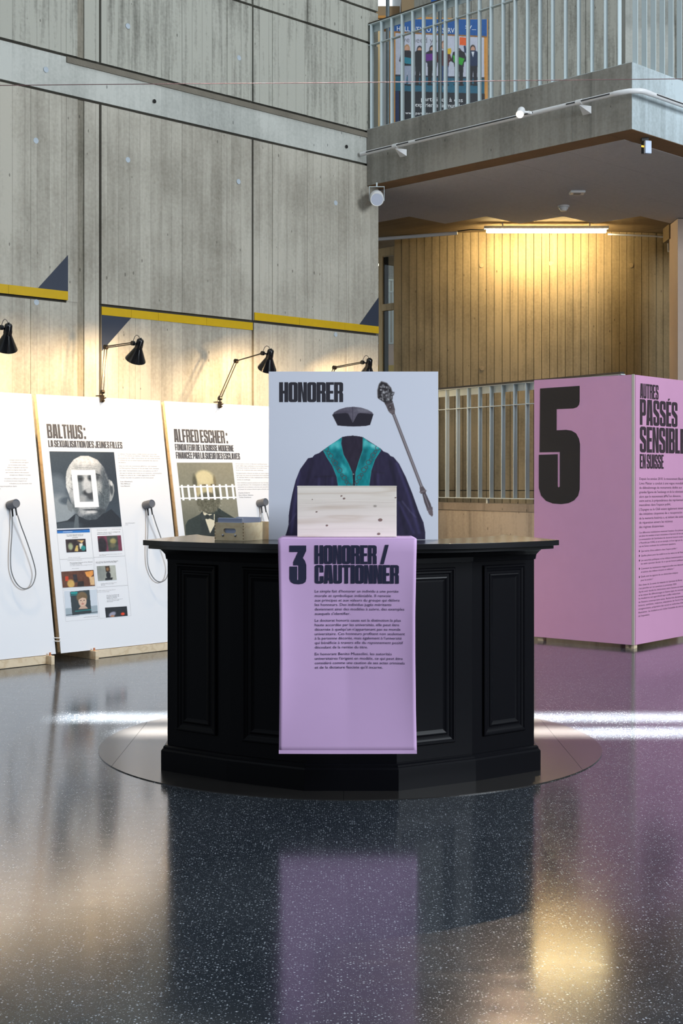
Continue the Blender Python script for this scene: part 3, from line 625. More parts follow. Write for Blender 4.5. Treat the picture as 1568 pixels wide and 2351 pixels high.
# --- panel C
Z3 = zoomer(370, 900, 5.807)
mb = MB()
def hz(mb, pl, fn, txt, xa, ya, xb, yb, yt, G=GN, **k):
    a0, b0 = pl.hit(*fn(xa, ya)); a1, _ = pl.hit(*fn(xb, yb)); _, b1 = pl.hit(*fn(xa, yt)); heading(mb, pl, txt, a0, a1, b0, b1-b0, G, **k)
hz(mb, plC, Z3, 'ALFRED ESCHER :', 177, 668, 893, 682, 492, space=.25)
hz(mb, plC, Z3, 'FONDATEUR DE LA SUISSE MODERNE', 188, 778, 970, 790, 692, space=.25)
hz(mb, plC, Z3, 'FINANCÉE PAR LA SUEUR DES ESCLAVES', 200, 888, 1052, 896, 800, space=.25)
mb.build('heading', M['ink_grey'], tC)
mb = MB()
rowsC = [(963, 990, 1415, "137 ans après sa mort, on découvre qu'Alfred Escher"), (991, 990, 1440, "(1819-1882), figure politique et économique majeure"), (1018, 993, 1413, "de la Suisse moderne, fondateur du Crédit Suisse,"), (1047, 995, 1365, "aurait eu de nombreux liens avec l'esclavage."), (1088, 1002, 1445, "Son grand-père a financé au moins un navire négrier,"), (1116, 1004, 1445, "alors que son oncle est propriétaire de la plantation"), (1144, 1008, 1445, "de café Buen Retiro, à Cuba, employant plus de 80 per-"), (1175, 1010, 1190, "sonnes en esclavage."),
         (1215, 1015, 1430, "Ces révélations posent question sur son héritage"), (1244, 1018, 1445, "et sa glorification. En conséquence, la célébration"), (1273, 1022, 1445, "anniversaire de sa naissance a été mise entre parenthèses"), (1302, 1026, 1445, "et l'avenir de sa statue devant la gare à Zurich reste")]
for y, xa, xb, s in rowsC: 
    a0, b0 = plC.hit(*Z3(xa, y)); a1, _ = plC.hit(*Z3(xb, y)); line(mb, plC, s, a0, b0, .0088, a1-a0, off=.001)
mb.build('small_print', M['ink_thin'], tC, kind='stuff')
mb = MB()
for y, xa, xb, s in [(1352, 1030, 1183, 'Charles Delarive'), (1382, 1034, 1228, 'Marc-Olivier Nikiema'), (1410, 1038, 1200, 'Tobias Schankova')]:
    a0, b0 = plC.hit(*Z3(xa, y)); a1, _ = plC.hit(*Z3(xb, y)); line(mb, plC, s, a0, b0, .0095, a1-a0, off=.001)
mb.build('names', M['ink_grey'], tC, kind='stuff')
def beard_portrait():
    c = Canvas(0, 0, 740, 1080, 140, 204, (124, 124, 110)); c.ell(60, 950, 260, 330, (96, 98, 86), .9); c.ell(600, 200, 300, 300, (134, 132, 116), .9)
    suit = (44, 54, 52)
    c.poly([(0, 1080), (20, 780), (60, 720), (230, 640), (300, 560), (480, 560), (530, 600), (700, 700), (740, 780), (740, 1080)], suit)
    c.poly([(250, 590), (330, 640), (420, 640), (400, 780), (330, 880), (250, 700)], (206, 200, 178))
    c.poly([(230, 640), (262, 600), (290, 720), (330, 880), (300, 1080), (180, 1080)], (38, 46, 46)); c.poly([(400, 780), (440, 640), (560, 690), (470, 1080), (320, 1080), (335, 880)], (34, 42, 42))
    c.poly([(232, 640), (300, 660), (350, 660), (410, 630), (400, 720), (330, 690), (300, 700), (240, 720)], (50, 58, 58)); c.ell(320, 675, 28, 30, (34, 42, 42), .4)
    c.ell(330, 300, 140, 200, (176, 168, 132), .14); c.ell(340, 190, 120, 90, (200, 190, 152), .5); c.ell(205, 240, 28, 90, (84, 84, 70), .7); c.ell(470, 230, 18, 70, (120, 112, 88), .7)
    c.ell(210, 350, 26, 50, (170, 156, 124), .4); c.ell(330, 285, 45, 14, (96, 86, 66), .7); c.ell(440, 280, 36, 14, (96, 86, 66), .7); c.ell(335, 305, 18, 8, (40, 38, 34), .5); c.ell(440, 300, 16, 8, (40, 38, 34), .5)
    c.ell(395, 340, 26, 60, (196, 182, 146), .6); c.ell(400, 390, 30, 14, (130, 110, 84), .6)
    c.ell(350, 500, 150, 130, (92, 92, 78), .2); c.ell(470, 430, 50, 110, (96, 96, 82), .4); c.ell(380, 425, 80, 26, (84, 84, 72), .5); c.ell(390, 446, 34, 9, (120, 90, 76), .5)
    c.clip = c.mask([(200, 400), (540, 400), (520, 620), (210, 620)]); c.noise(26, 2, 2); c.clip = None; c.noise(5, 3, 3); return c
c = beard_portrait()
br = (948+(2100-942)*.1163, 2100)
c.build('portrait_print', plC, quadpx(plC, Z3, [(207, 942), (948, 942), (337, 2100), br]), tC, label='sepia portrait of a bearded man in suit and bow tie')
# picket fence graphic over the portrait
mb = MB()
def strip_px(mb, pl, fn, x0, y0, x1, y1, wx=0, wy=0, off=.0016):
    if wy: q = [(x0, y0), (x1, y1), (x1, y1+wy), (x0, y0+wy)]
    else: q = [(x0, y0), (x0+wx, y0), (x1+wx, y1), (x1, y1)]
    mb.pprism(pl, [[pl.hit(*fn(*p)) for p in q]], None, off)
strip_px(mb, plC, Z3, 243, 1255, 983, 1248, wy=20); strip_px(mb, plC, Z3, 258, 1408, 1003, 1395, wy=20)
for i in range(9):
    x = 258+i*84.2; strip_px(mb, plC, Z3, x, 1238-i*1.2, x+24, 1446-i*2, wx=28, off=.0019)
mb.build('fence_graphic', M['white_ink'], tC)
# --- handset holders
def handset(pl, par, px, py, label, sweep):
    a, b = pl.hit(px, py); o = pl.to(a, b); n = pl.n
    k = .1
    t = thing('audio_handset', 'handset', label, o, 'audio handsets hanging on the panels')
    MB().lathe(o+n*.0005, n, [(0, 0), (0, .033), (.004, .034), (.092, .034), (.096, .032), (.096, .030), (.094, .028), (.094, 0)], 28).build('knob', M['grey_plastic'], t, smooth=True); kb = C.objects[-1]
    d = -pl.ey
    p0 = o+n*.03+d*.033; p1 = o+n*.078+d*.033; q0 = p0-pl.ey*.058; q1 = p1-pl.ey*.058+WD*.006
    for p, q in ((p0, q0), (p1, q1)):
        MB().tube([p+pl.ey*.006, p*.5+q*.5, q], [.008, .0065, .0065], 10).build('strain_relief', M['dark_plastic'], kb, smooth=True)
    # hanging loop
    pts = []
    wv = [(-.004, 0), (-.018, -.12), (-.042, -.27), (-.050, -.38), (-.034, -.46), (0, -.515), (.045, -.535), (.09, -.515), (.118, -.46), (.122, -.40), (.100, -.30), (.062, -.17), (.028, -.07), (.006, 0)]
    m_ = len(wv)
    for i, (x, z) in enumerate(wv):
        f = i/(m_-1); base = q0.lerp(q1, f); pts.append(base+WD*(x*1.15)+pl.ey*(z*1.04)-n*(.02*math.sin(math.pi*f)))
    # smooth with Catmull-Rom
    cr = []
    for i in range(m_-1):
        P0, P1, P2, P3 = pts[max(i-1, 0)], pts[i], pts[i+1], pts[min(i+2, m_-1)]
        for j in range(4):
            s_ = j/4; cr.append(.5*((2*P1)+(P2-P0)*s_+(2*P0-5*P1+4*P2-P3)*s_**2+(3*P1-P0-3*P2+P3)*s_**3))
    cr.append(pts[-1]); MB().tube(cr, .0045, 8).build('cable_loop', M['cable'], t, smooth=True)
handset(plA, tA, 22, 1160, 'grey handset with cable loop on the panel nearest the picture edge', 1)
handset(plB, tB, 333, 1160, 'grey handset with cable loop beside the grey face portrait', 1)
handset(plC, tC, 594, 1156, 'grey handset above the small card box, by the bearded portrait', 1)
# --- two white ties between the panels near the floor
mb = MB()
for i, b in enumerate((.10, .125)): mb.tube([plB.to(-.055, b, .002), plB.to(.006, b-.008, .002)], .004, 6)
mb.build('cable_tie', M['white_plastic'], tB)

# --- architect lamps clamped to the panel tops
def arm_lamp(clamp, elbow, head, top, mouth, label, offs=(0, .0, .36, .40), power=62, plk=None):
    """pixel positions; each joint lies a given distance in front of the panel top edge"""
    topedge = Plane(B2+WN*S_LEAN+V(0, 0, PH), WD, (0, 0, 1))
    def at(p, off):
        q = Plane(topedge.o-WN*off, WD, (0, 0, 1)); a, b = q.hit(*p); return q.to(a, b)
    pc, pe, ph = at(clamp, offs[0]+.02), at(elbow, offs[1]), at(head, offs[2]); pt, pm = at(top, offs[3]), at(mouth, offs[3]-.105)
    t = thing('arm_lamp', 'lamp', label, pc, 'black arm lamps on the panel tops')
    # clamp grips the board
    mb = MB(); fr = Plane(pc, WD, (0, 0, 1)); mb.pbox(fr, -.016, .016, -.03, .028, -.010, .006); mb.pbox(fr, -.016, .016, .02, .028, -.07, .006); mb.tube([fr.to(0, -.018, .006), fr.to(0, -.018, .03)], .006, 8); mb.tube([fr.to(.012, .0, .005), fr.to(.028, .008, .012)], .006, 8)
    mb.build('clamp', M['arm'], t)
    ax = WD*1.0
    def rods(p, q, name, gap=.012):
        side = (q-p).normalized().cross(WN).normalized()*gap
        MB().tube([p+side, q+side], .0045, 6).build(name, M['arm'], t)
        MB().tube([p-side, q-side], .0045, 6).build(name, M['arm'], t)
        dd = q-p; m_ = MB(); n_ = 60; sp = []
        for i in range(n_+1):
            f = .04+.34*i/n_; an = i*2.1; sp.append(p+dd*f+(side.normalized()*math.cos(an)+dd.normalized().cross(side.normalized())*math.sin(an))*.005)
        m_.tube(sp, .0012, 4).build('spring', M['chrome'], t)
    MB().tube([pc+V(0, 0, .028), pc+V(0, 0, .06)], .007, 8).build('pivot', M['arm'], t)
    b0 = pc+V(0, 0, .055)
    mb = MB(); mb.tube([b0-WD*.014, b0+WD*.014], .017, 12).build('lower_joint', M['arm'], t)
    rods(b0, pe, 'lower_arm'); MB().tube([pe-WD*.014, pe+WD*.014], .020, 12).build('elbow_joint', M['arm'], t, smooth=True)
    rods(pe, ph, 'upper_arm')
    MB().tube([ph-WD*.012, ph+WD*.012], .019, 14).build('head_joint', M['lamp_black'], t, smooth=True)
    ax = (pm-pt).normalized(); Lh = (pm-pt).length; Rm = .085
    MB().tube([ph, pt+ax*Lh*.25], .007, 8).build('head_stem', M['lamp_black'], t)
    prof = [(0, .001), (0, .016), (.004, .024), (.012, .029), (Lh*.40, .031), (Lh*.46, .034), (Lh, Rm), (Lh, Rm-.002), (Lh*.47, .031), (.016, .026), (.014, .001)]
    MB().lathe(pt, ax, prof, 36).build('shade', M['lamp_black'], t, smooth=True); shade = t.children[-1] if False else C.objects[-1]
    mb = MB()
    for k in range(12):
        u = ax.orthogonal().normalized(); u.rotate(Matrix.Rotation(2*math.pi*k/12, 3, ax)); c0 = pt+ax*Lh*.24+u*.0300; c1 = pt+ax*Lh*.38+u*.0310; mb.tube([c0, c1], .0022, 4)
    mb.build('vent_slots', M['arm'], shade)
    MB().tube([pt-ax*.012, pt+ax*.002], .006, 8).build('switch', M['dark_plastic'], shade)
    cab = [ph+V(0, 0, .02), ph+V(0, 0, .06)+(pt-ph)*.4, pt-ax*.01]
    mid = (ph+pt)/2+V(0, 0, .05); MB().tube([ph+V(0, 0, .01), (ph+mid)/2+V(0, 0, .02), mid, (mid+pt)/2+V(0, 0, .008), pt+ax*.01], .0028, 6).build('cable', M['dark_plastic'], t)
    lowc = [pc, pc-WD*.03+V(0, 0, .03), pc-WD*.012+V(0, 0, .08), b0]; MB().tube(lowc, .0025, 6).build('cable', M['dark_plastic'], t)
    bc = pt+ax*Lh*.62; mb = MB(); mb.lathe(bc-ax*.03, ax, [(0, .001), (0, .012), (.012, .020), (.028, .026), (.044, .018), (.05, .001)], 16); mb.build('bulb', M['bulb'], shade, smooth=True)
    l = bpy.data.lights.new('lamp_light', 'SPOT'); l.energy = power; l.color = (1, .70, .38); l.shadow_soft_size = .022; l.spot_size = math.radians(179); l.spot_blend = .12
    lo = bpy.data.objects.new('lamp_light', l); C.objects.link(lo); lo.location = bc+ax*.045; lo.rotation_euler = ax.to_track_quat('-Z', 'Y').to_euler()
arm_lamp((-62, 905), (-58, 785), (3, 752), (20, 744), (14, 800), 'black arm lamp cut by the picture edge, leftmost head')
arm_lamp((235, 915), (243, 797), (305, 788), (323, 779), (311, 826), 'black arm lamp on the portrait panel, lower arm nearly upright')
arm_lamp((505, 929), (542, 829), (603, 811), (622, 803), (613, 846), 'black arm lamp leaning away, its shade at the poster corner')
arm_lamp((735, 940), (768, 844), (832, 832), (849, 824), (842, 866), 'black arm lamp mostly hidden, peeking over the white poster')

# ================================================================== COUNTER DESK
CCX, CCY = .045, 7.33
desk = thing('reception_counter', 'counter', 'black lacquered curved counter with moulded panels under the lilac banner', (CCX, 6.7, 0))
def offset_poly(xs, z0, z1): pass
GP = Plane((0, 0, 0), (1, 0, 0), (0, 1, 0))
def prism(mb, poly, z0, z1): mb.pprism(Plane((0, 0, 0), (1, 0, 0), (0, 1, 0)), [poly], z0, z1)
half = [(.205, 6.205), (.565, 6.405), (.888, 6.645)]
body = [(CCX-x, y) for x, y in reversed(half)]+[(CCX+x, y) for x, y in half]
inner = [(CCX+r*math.cos(a), CCY-r*math.sin(a)) for r, a in [(.86, math.radians(t)) for t in (22, 45, 70, 90, 110, 135, 158)]]
mb = MB(); prism(mb, body+[(CCX+.86, 6.95)]+inner+[(CCX-.86, 6.95)], .0, 1.075); mb.build('body', M['black'], desk, bevel=.003)
def out(pts, d):
    """offset an open polyline outward (towards the viewer) by d"""
    res = []; n = len(pts)
    for i in range(n):
        ns = []
        for j in (i-1, i):
            if 0 <= j < n-1:
                e = V(pts[j+1][0]-pts[j][0], pts[j+1][1]-pts[j][1], 0).normalized(); ns.append(V(e.y, -e.x, 0))
        m_ = sum(ns, V(0, 0, 0)).normalized(); k = d/max(.3, m_.dot(ns[0])); res.append((pts[i][0]+m_.x*k, pts[i][1]+m_.y*k))
    return res
def moulding(name, prof, mt, ext=0):
    """sweep (offset, z) profile along the front polyline, closing to the body"""
    mb = MB(); rings = []
    for d, z in prof:
        p = out(body, d); p = [(p[0][0]-d*.75, p[0][1]+ext+.0)]+p[:0]+p[1:-1]+[(p[-1][0]+d*.75, p[-1][1]+ext)]
        q0 = (body[0][0]-d, body[0][1]+.25); q1 = (body[-1][0]+d, body[-1][1]+.25)
        pp = out(body, d); pp[0] = (body[0][0]-d, pp[0][1]); pp[-1] = (body[-1][0]+d, pp[-1][1])
        rings.append([V(x, y, z) for x, y in [q0]+pp+[q1]])
    n = len(rings[0]); vs_ = [p for r in rings for p in r]; fs = []
    for i in range(len(rings)-1):
        for k in range(n-1): fs.append((i*n+k, i*n+k+1, (i+1)*n+k+1, (i+1)*n+k))
    mb.add(vs_, fs); return mb.build(name, mt, desk, smooth=False)
moulding('plinth', [(-.002, 0), (.028, 0), (.028, .098), (.022, .106), (.018, .108), (.018, .116), (.010, .122), (-.002, .124)], M['black'])
moulding('cornice', [(-.002, 1.02), (.006, 1.022), (.010, 1.045), (.022, 1.06), (.030, 1.068), (.030, 1.079), (-.002, 1.079)], M['black'])
# raised panels
def raised(p, q, f0, f1, z0, z1):
    p = V(p[0], p[1], 0); q = V(q[0], q[1], 0); e = (q-p).normalized(); w = (q-p).length; pl = Plane(p, e, (0, 0, 1))
    a0, a1 = f0*w, f1*w
    prof = [(0, .0005), (.002, .010), (.006, .013), (.012, .013), (.018, .008), (.026, .006), (.032, .002), (.040, .002), (.044, .006), (.050, .008), (.058, .004), (.066, .002)]
    mb = MB(); vs_ = []; fs = []
    for i, (ins, h) in enumerate(prof):
        for a, b in ((a0+ins, z0+ins), (a1-ins, z0+ins), (a1-ins, z1-ins), (a0+ins, z1-ins)): vs_.append(pl.to(a, b, h))
    for i in range(len(prof)-1):
        for k in range(4): fs.append((i*4+k, i*4+(k+1) % 4, (i+1)*4+(k+1) % 4, (i+1)*4+k))
    k = (len(prof)-1)*4; fs.append((k, k+1, k+2, k+3)); mb.add(vs_, fs); mb.build('raised_panel', M['black'], desk)
B = body
raised(B[0], B[1], .16, .80, .200, 1.004); raised(B[1], B[2], .17, .93, .190, 1.002); raised(B[2], B[3], .06, .94, .190, 1.002)
raised(B[3], B[4], .07, .76, .190, 1.002); raised(B[4], B[5], .16, .84, .200, 1.004)
# top: ring sector with a two-step nosing
def ring(r_out, r_in, x_end, inset=0):
    a1 = math.acos(min(1, x_end/r_out)); pts = []
    n = 40
    for i in range(n+1):
        a = math.pi-a1+(2*a1-math.pi)*i/n     # from left end to right end
        pts.append((CCX+r_out*math.cos(a), CCY-r_out*math.sin(a)))
    a2 = math.acos(.80/ r_in) if r_in > .80 else math.radians(21)
    inn = []
    for i in range(21):
        a = a2+(math.pi-2*a2)*i/20; inn.append((CCX+r_in*math.cos(a), CCY-r_in*math.sin(a)))
    return pts, inn
def top_layer(mb, r_out, x_end, z0, z1):
    pts, inn = ring(r_out, .81, x_end); poly = pts+inn; prism(mb, poly, z0, z1)
for r, xe, z0, z1, nm in ((1.262, .962, 1.0785, 1.095, 'top_underlayer'), (1.292, .985, 1.0955, 1.12, 'counter_top')):
    mb = MB(); top_layer(mb, r, xe, z0, z1); mb.build(nm, M['blacktop'], desk, bevel=.0115 if nm == 'counter_top' else .005, smooth=True)

# ---- floor disc of sheet vinyl, laid in strips
disc = thing('floor_disc', 'floor mat', 'large thin round grey floor disc lying under the black counter', (CCX, 7.332, 0))
R = 1.324
for (x0, x1) in ((-R, -1.17), (-1.17, -.035), (-.035, 1.12), (1.12, R)):
    pts = []
    xs = np.linspace(max(x0, -R+1e-4)+.0008, min(x1, R-1e-4)-.0008, 28)
    lo = [(CCX+x, 7.332-math.sqrt(R*R-x*x)) for x in xs]; hi = [(CCX+x, 7.332+math.sqrt(R*R-x*x)) for x in reversed(xs)]
    mb = MB(); prism(mb, lo+hi, .0, .004); mb.build('vinyl_strip', M['disc'], disc)

# ---- lilac banner over a board
ban = thing('hanging_banner', 'banner', 'lilac cloth banner with printed 3 and text hanging down the counter front', (.024, 5.92, .22))
ZB = 1.1505
def banner_edges(v):   # v: 0 top .. 1 bottom, px x of left and right edge
    xs = [0, .1, .35, .55, .8, 1]; l = [638, 639, 642, 643, 641.5, 640]; r = [957, 955.5, 953, 953, 954.5, 957]
    return np.interp(v, xs, l), np.interp(v, xs, r)
NB, MBn = 40, 30; vs_ = []; fs = []
def bpt(u, v, bulge=True):
    l, r = banner_edges(v); x = ((l+(r-l)*u)-CX)/FPX*5.92; z = ZB-(ZB-.225)*v
    e = abs(u-.5)*2; y = 5.92+.014*math.sin(v*3.1)*(1-e)-.012*(e**6)*math.sin(v*math.pi)+.003*math.sin(9*v+4*u)
    return V(x, y, z)
rowsb = []
for (yy, zz) in ((6.25, ZB), (6.1, ZB+.0004), (5.945, ZB), (5.928, ZB-.004)):
    k = (6.25-yy)/(6.25-5.92); rowsb.append([V((( (641 + (638-641)*k)+( (953-641)+(319-312)*k)*u)-CX)/FPX*5.92*(1 if True else 1), yy, zz) for u in np.linspace(0, 1, NB+1)])
for j in range(1, MBn+1):
    v = j/MBn; rowsb.append([bpt(u, v) for u in np.linspace(0, 1, NB+1)])
n_ = NB+1; allv = [p for r_ in rowsb for p in r_]
fs = [(j*n_+i, (j+1)*n_+i, (j+1)*n_+i+1, j*n_+i+1) for j in range(len(rowsb)-1) for i in range(NB)]
o = MB().add(allv, fs).build('cloth', M['pink_cloth'], ban, smooth=True)
so = o.modifiers.new('solid', 'SOLIDIFY'); so.thickness = .0015; so.offset = -1
hl = [bpt(u, 1)+V(0, -.0045, -.002) for u in np.linspace(0, 1, 12)]; hh = [bpt(u, .985)+V(0, -.0035, 0) for u in np.linspace(0, 1, 12)]
MB().add(hl+hh, [(i, i+1, 13+i, 12+i) for i in range(11)]).build('hem', M['pink_cloth'], ban)
MB().box((.024, 6.085, 1.1352), (.585, .31, .0294)).build('support_board', M['pink_cloth'], ban)
# lettering follows the cloth
class Cloth(Plane):
    def to(s, a, b, off=0.0):
        v = min(1, max(0, (ZB-b)/(ZB-.225))); l, r = banner_edges(v); xl = (l-CX)/FPX*5.92; xr = (r-CX)/FPX*5.92
        u = (a-xl)/(xr-xl); return bpt(u, v)+V(0, -.0012-off*.5, 0)
CL = Cloth((0, 5.92, 0), (1, 0, 0), (0, 0, 1))
Z = zoomer(630, 1100, 3.672)
def cl(x, y): return CL.hit(*Z(x, y))
mb = MB()
three = [(127, 560), (268, 560), (268, 605), (240, 665), (258, 690), (269, 725), (269, 840), (262, 868), (240, 882), (205, 886), (165, 882), (138, 866), (128, 840), (128, 737), (192, 737), (192, 850), (203, 850), (203, 727), (160, 727), (160, 700), (200, 614), (127, 614)]
mb.pprism(CL, [[cl(*p) for p in three]], None, .001)
def hcl(t, x0, x1, yb, yt, **k):
    a0, b0 = cl(x0, yb); a1, b1 = cl(x1, yt); heading(mb, CL, t, a0, a1, b0, b1-b0, GW, gap=.05, **k)
hcl('HONORER', 339, 862, 716, 558); hcl('/', 892, 964, 714, 557); hcl('CAUTIONNER', 341, 1049, 881, 724)
mb.build('heading', M['ink_blue'], ban)
mb = MB()
bl = [(956, 1047, "Le simple fait d'honorer un individu a une portée"), (994, 982, "morale et symbolique indéniable. Il renvoie"), (1032, 1056, "aux principes et aux valeurs du groupe qui délivre"), (1069, 987, "les honneurs. Des individus jugés méritants"), (1107, 1095, "deviennent ainsi des modèles à suivre, des exemples"), (1145, 641, "auxquels s'identifier."),
      (1202, 1066, "Le doctorat honoris causa est la distinction la plus"), (1240, 1053, "haute accordée par les universités, elle peut être"), (1278, 1064, "décernée à quelqu'un n'appartenant pas au monde"), (1316, 1101, "universitaire. Ces honneurs profitent non seulement"), (1353, 1073, "à la personne décorée, mais également à l'université"), (1391, 1085, "qui bénéficie à travers elle du rayonnement positif"), (1429, 788, "découlant de la remise du titre."),
      (1486, 990, "En honorant Benito Mussolini, les autorités"), (1524, 1082, "universitaires l'érigent en modèle, ce qui peut être"), (1562, 1098, "considéré comme une caution de ses actes criminels"), (1599, 914, "et de la dictature fasciste qu'il incarne.")]
for y, xr, s in bl:
    a0, b0 = cl(342, y); a1, _ = cl(xr, y); line(mb, CL, s, a0, b0, .0118, a1-a0, off=.001)
mb.build('paragraphs', M['ink_blue'], ban, kind='stuff')

# ---- pine box on the banner
pb = thing('pine_box', 'wooden box', 'pale knotty pine box standing on the lilac banner before the poster', (.02, 6.15, ZB+.001))
xa, xb = (682-CX)/FPX*6.06, (911-CX)/FPX*6.06; zt_ = HC-12*6.06/FPX; z0 = ZB+.0015
mb = MB(); mb.box(((xa+xb)/2, 6.069, (z0+zt_)/2-.002), (xb-xa-.002, .018, zt_-z0-.005)); fbd = mb.build('front_board', M['pine_pale'], pb, bevel=.001, origin=((xa+xb)/2, 6.069, 1.2))
mb = MB(); mb.box(((xa+xb)/2, 6.15, zt_-.0015), (xb-xa, .18, .004)); mb.build('lid', M['pine_pale'], pb)
for x in (xa+.009, xb-.009): MB().box((x, 6.158, (z0+zt_)/2-.002), (.016, .158, zt_-z0-.006)).build('side_board', M['pine_pale'], pb)
MB().box(((xa+xb)/2, 6.2285, (z0+zt_)/2-.002), (xb-xa-.036, .016, zt_-z0-.006)).build('back_board', M['pine_pale'], pb)
fp = Plane((0, 6.0595, 0), (1, 0, 0), (0, 0, 1)); Z4 = zoomer(610, 840, 3.92)
kn = {'knot': mat('knot_wood', L(138, 112, 104), .6), 'grain': mat('grain_line', L(202, 188, 178), .6)}
for (x, y, r) in ((1032, 1386, 16), (707, 1193, 9), (459, 1313, 7), (552, 1436, 9), (421, 1202, 4), (683, 1170, 7), (1018, 1512, 12), (1170, 1186, 6)):
    a, b = fp.hit(*Z4(x, y)); k = r/3.92/FPX*6.06
    MB().pprism(fp, [[(a+k*1.15*math.cos(t), b+k*.85*math.sin(t)) for t in np.linspace(0, 6.28, 15)[:-1]]], None, .0006).build('knot', kn['knot'], fbd)
mb = MB()
for y, w_ in ((1206, 1.2), (1222, 1.6), (1232, 2), (1241, 1), (1250, 1.2), (1262, 2), (1270, 1), (1278, 1.8), (1290, 1), (1303, 1), (1352, 1.3), (1150, 1.2), (1132, 1), (1470, 1.3), (1496, 1), (1410, 1)):
    up_, dn_ = [], []
    for i in range(25):
        x = 290+880*i/24; yy = y+2.2*math.sin(i*.35+y)+((x-290)/880)*(-6); a, b = fp.hit(*Z4(x, yy)); up_.append((a, b+w_*.00011)); dn_.append((a, b-w_*.00011))
    mb.pprism(fp, [dn_+up_[::-1]], None, .0004)
mb.build('grain_lines', kn['grain'], fbd)

# ---- card box with cards
cb = thing('card_box', 'box', 'small birch box with oval hand hole and two screws holding cards', (-.45, 6.5, 1.12))
Pc = V(-.455, 6.39, 1.1205); e1 = V(-.84, .54, 0).normalized(); e2 = V(.54, .84, 0).normalized(); Wb, Lb, Hb = .172, .26, .083
FPn = Plane(Pc+e1*Wb, -e1, (0, 0, 1))    # the end with the hand hole
SPn = Plane(Pc, e2, (0, 0, 1))            # the long side facing right
hole_ = rr(.052, .034, .125, .056, .011, .011)
MB().pprism(FPn, [[(0, 0), (Wb, 0), (Wb, Hb), (0, Hb)], hole_], -.009, 0).build('end_board', M['birch'], cb); ebd = C.objects[-1]
MB().pbox(SPn, .0095, Lb, 0, Hb, -.009, 0).build('side_board', M['birch'], cb)
BK = Plane(Pc+e2*Lb, e1, (0, 0, 1)); MB().pbox(BK, .0095, Wb-.0095, 0, Hb, -.009, 0).build('end_board', M['birch'], cb)
OS = Plane(Pc+e1*Wb+e2*Lb, -e2, (0, 0, 1)); MB().pbox(OS, 0, Lb-.0095, 0, Hb, -.009, 0).build('side_board', M['birch'], cb)
fj = MB()
for i in range(6):
    b = .006+i*.0145; fj.pprism(FPn, [[(Wb-.0055, b), (Wb-.0002, b), (Wb-.0002, b+.006), (Wb-.0055, b+.006)]], None, .0005); fj.pprism(SPn, [[(Lb-.012, b), (Lb-.001, b), (Lb-.001, b+.006), (Lb-.012, b+.006)]], None, .0005); fj.pprism(FPn, [[(.0002, b), (.0055, b), (.0055, b+.006), (.0002, b+.006)]], None, .0005)
fj.build('finger_joints', mat('end_grain', L(170, 134, 92), .6), cb)
for a in (.05, .123): MB().lathe(FPn.to(a, .024, 0), FPn.n, [(0, .0065), (.002, .0065), (.004, .003), (.004, 0)], 14).build('screw', M['chrome'], ebd, smooth=True)
# the cards: a stack leaning in each half
def card_at(depth, w0, w1, zt, tilt, m_, label, name='card'):
    q = Plane(Pc+e1*(Wb-.012)+e2*depth, -e1, (e2*tilt+V(0, 0, 1)))
    MB().pbox(q, w0, w1, .004, zt, -.0012, 0).build(name, m_, cat='card', label=label, group='cards in the small box')
for i, (dep, zt, tl, m_, lb) in enumerate([(.014, .104, -.10, 'cards', 'frontmost pale blue card in the small birch box'), (.020, .106, -.08, 'cards_white', 'white card just behind the front blue card in the box'), (.14, .106, .05, 'cards', 'blue card in the rear half of the small birch box'), (.150, .107, .05, 'cards_white', 'rearmost white card in the small birch box')]):
    card_at(dep, .004, .146, zt, tl, M[m_], lb)

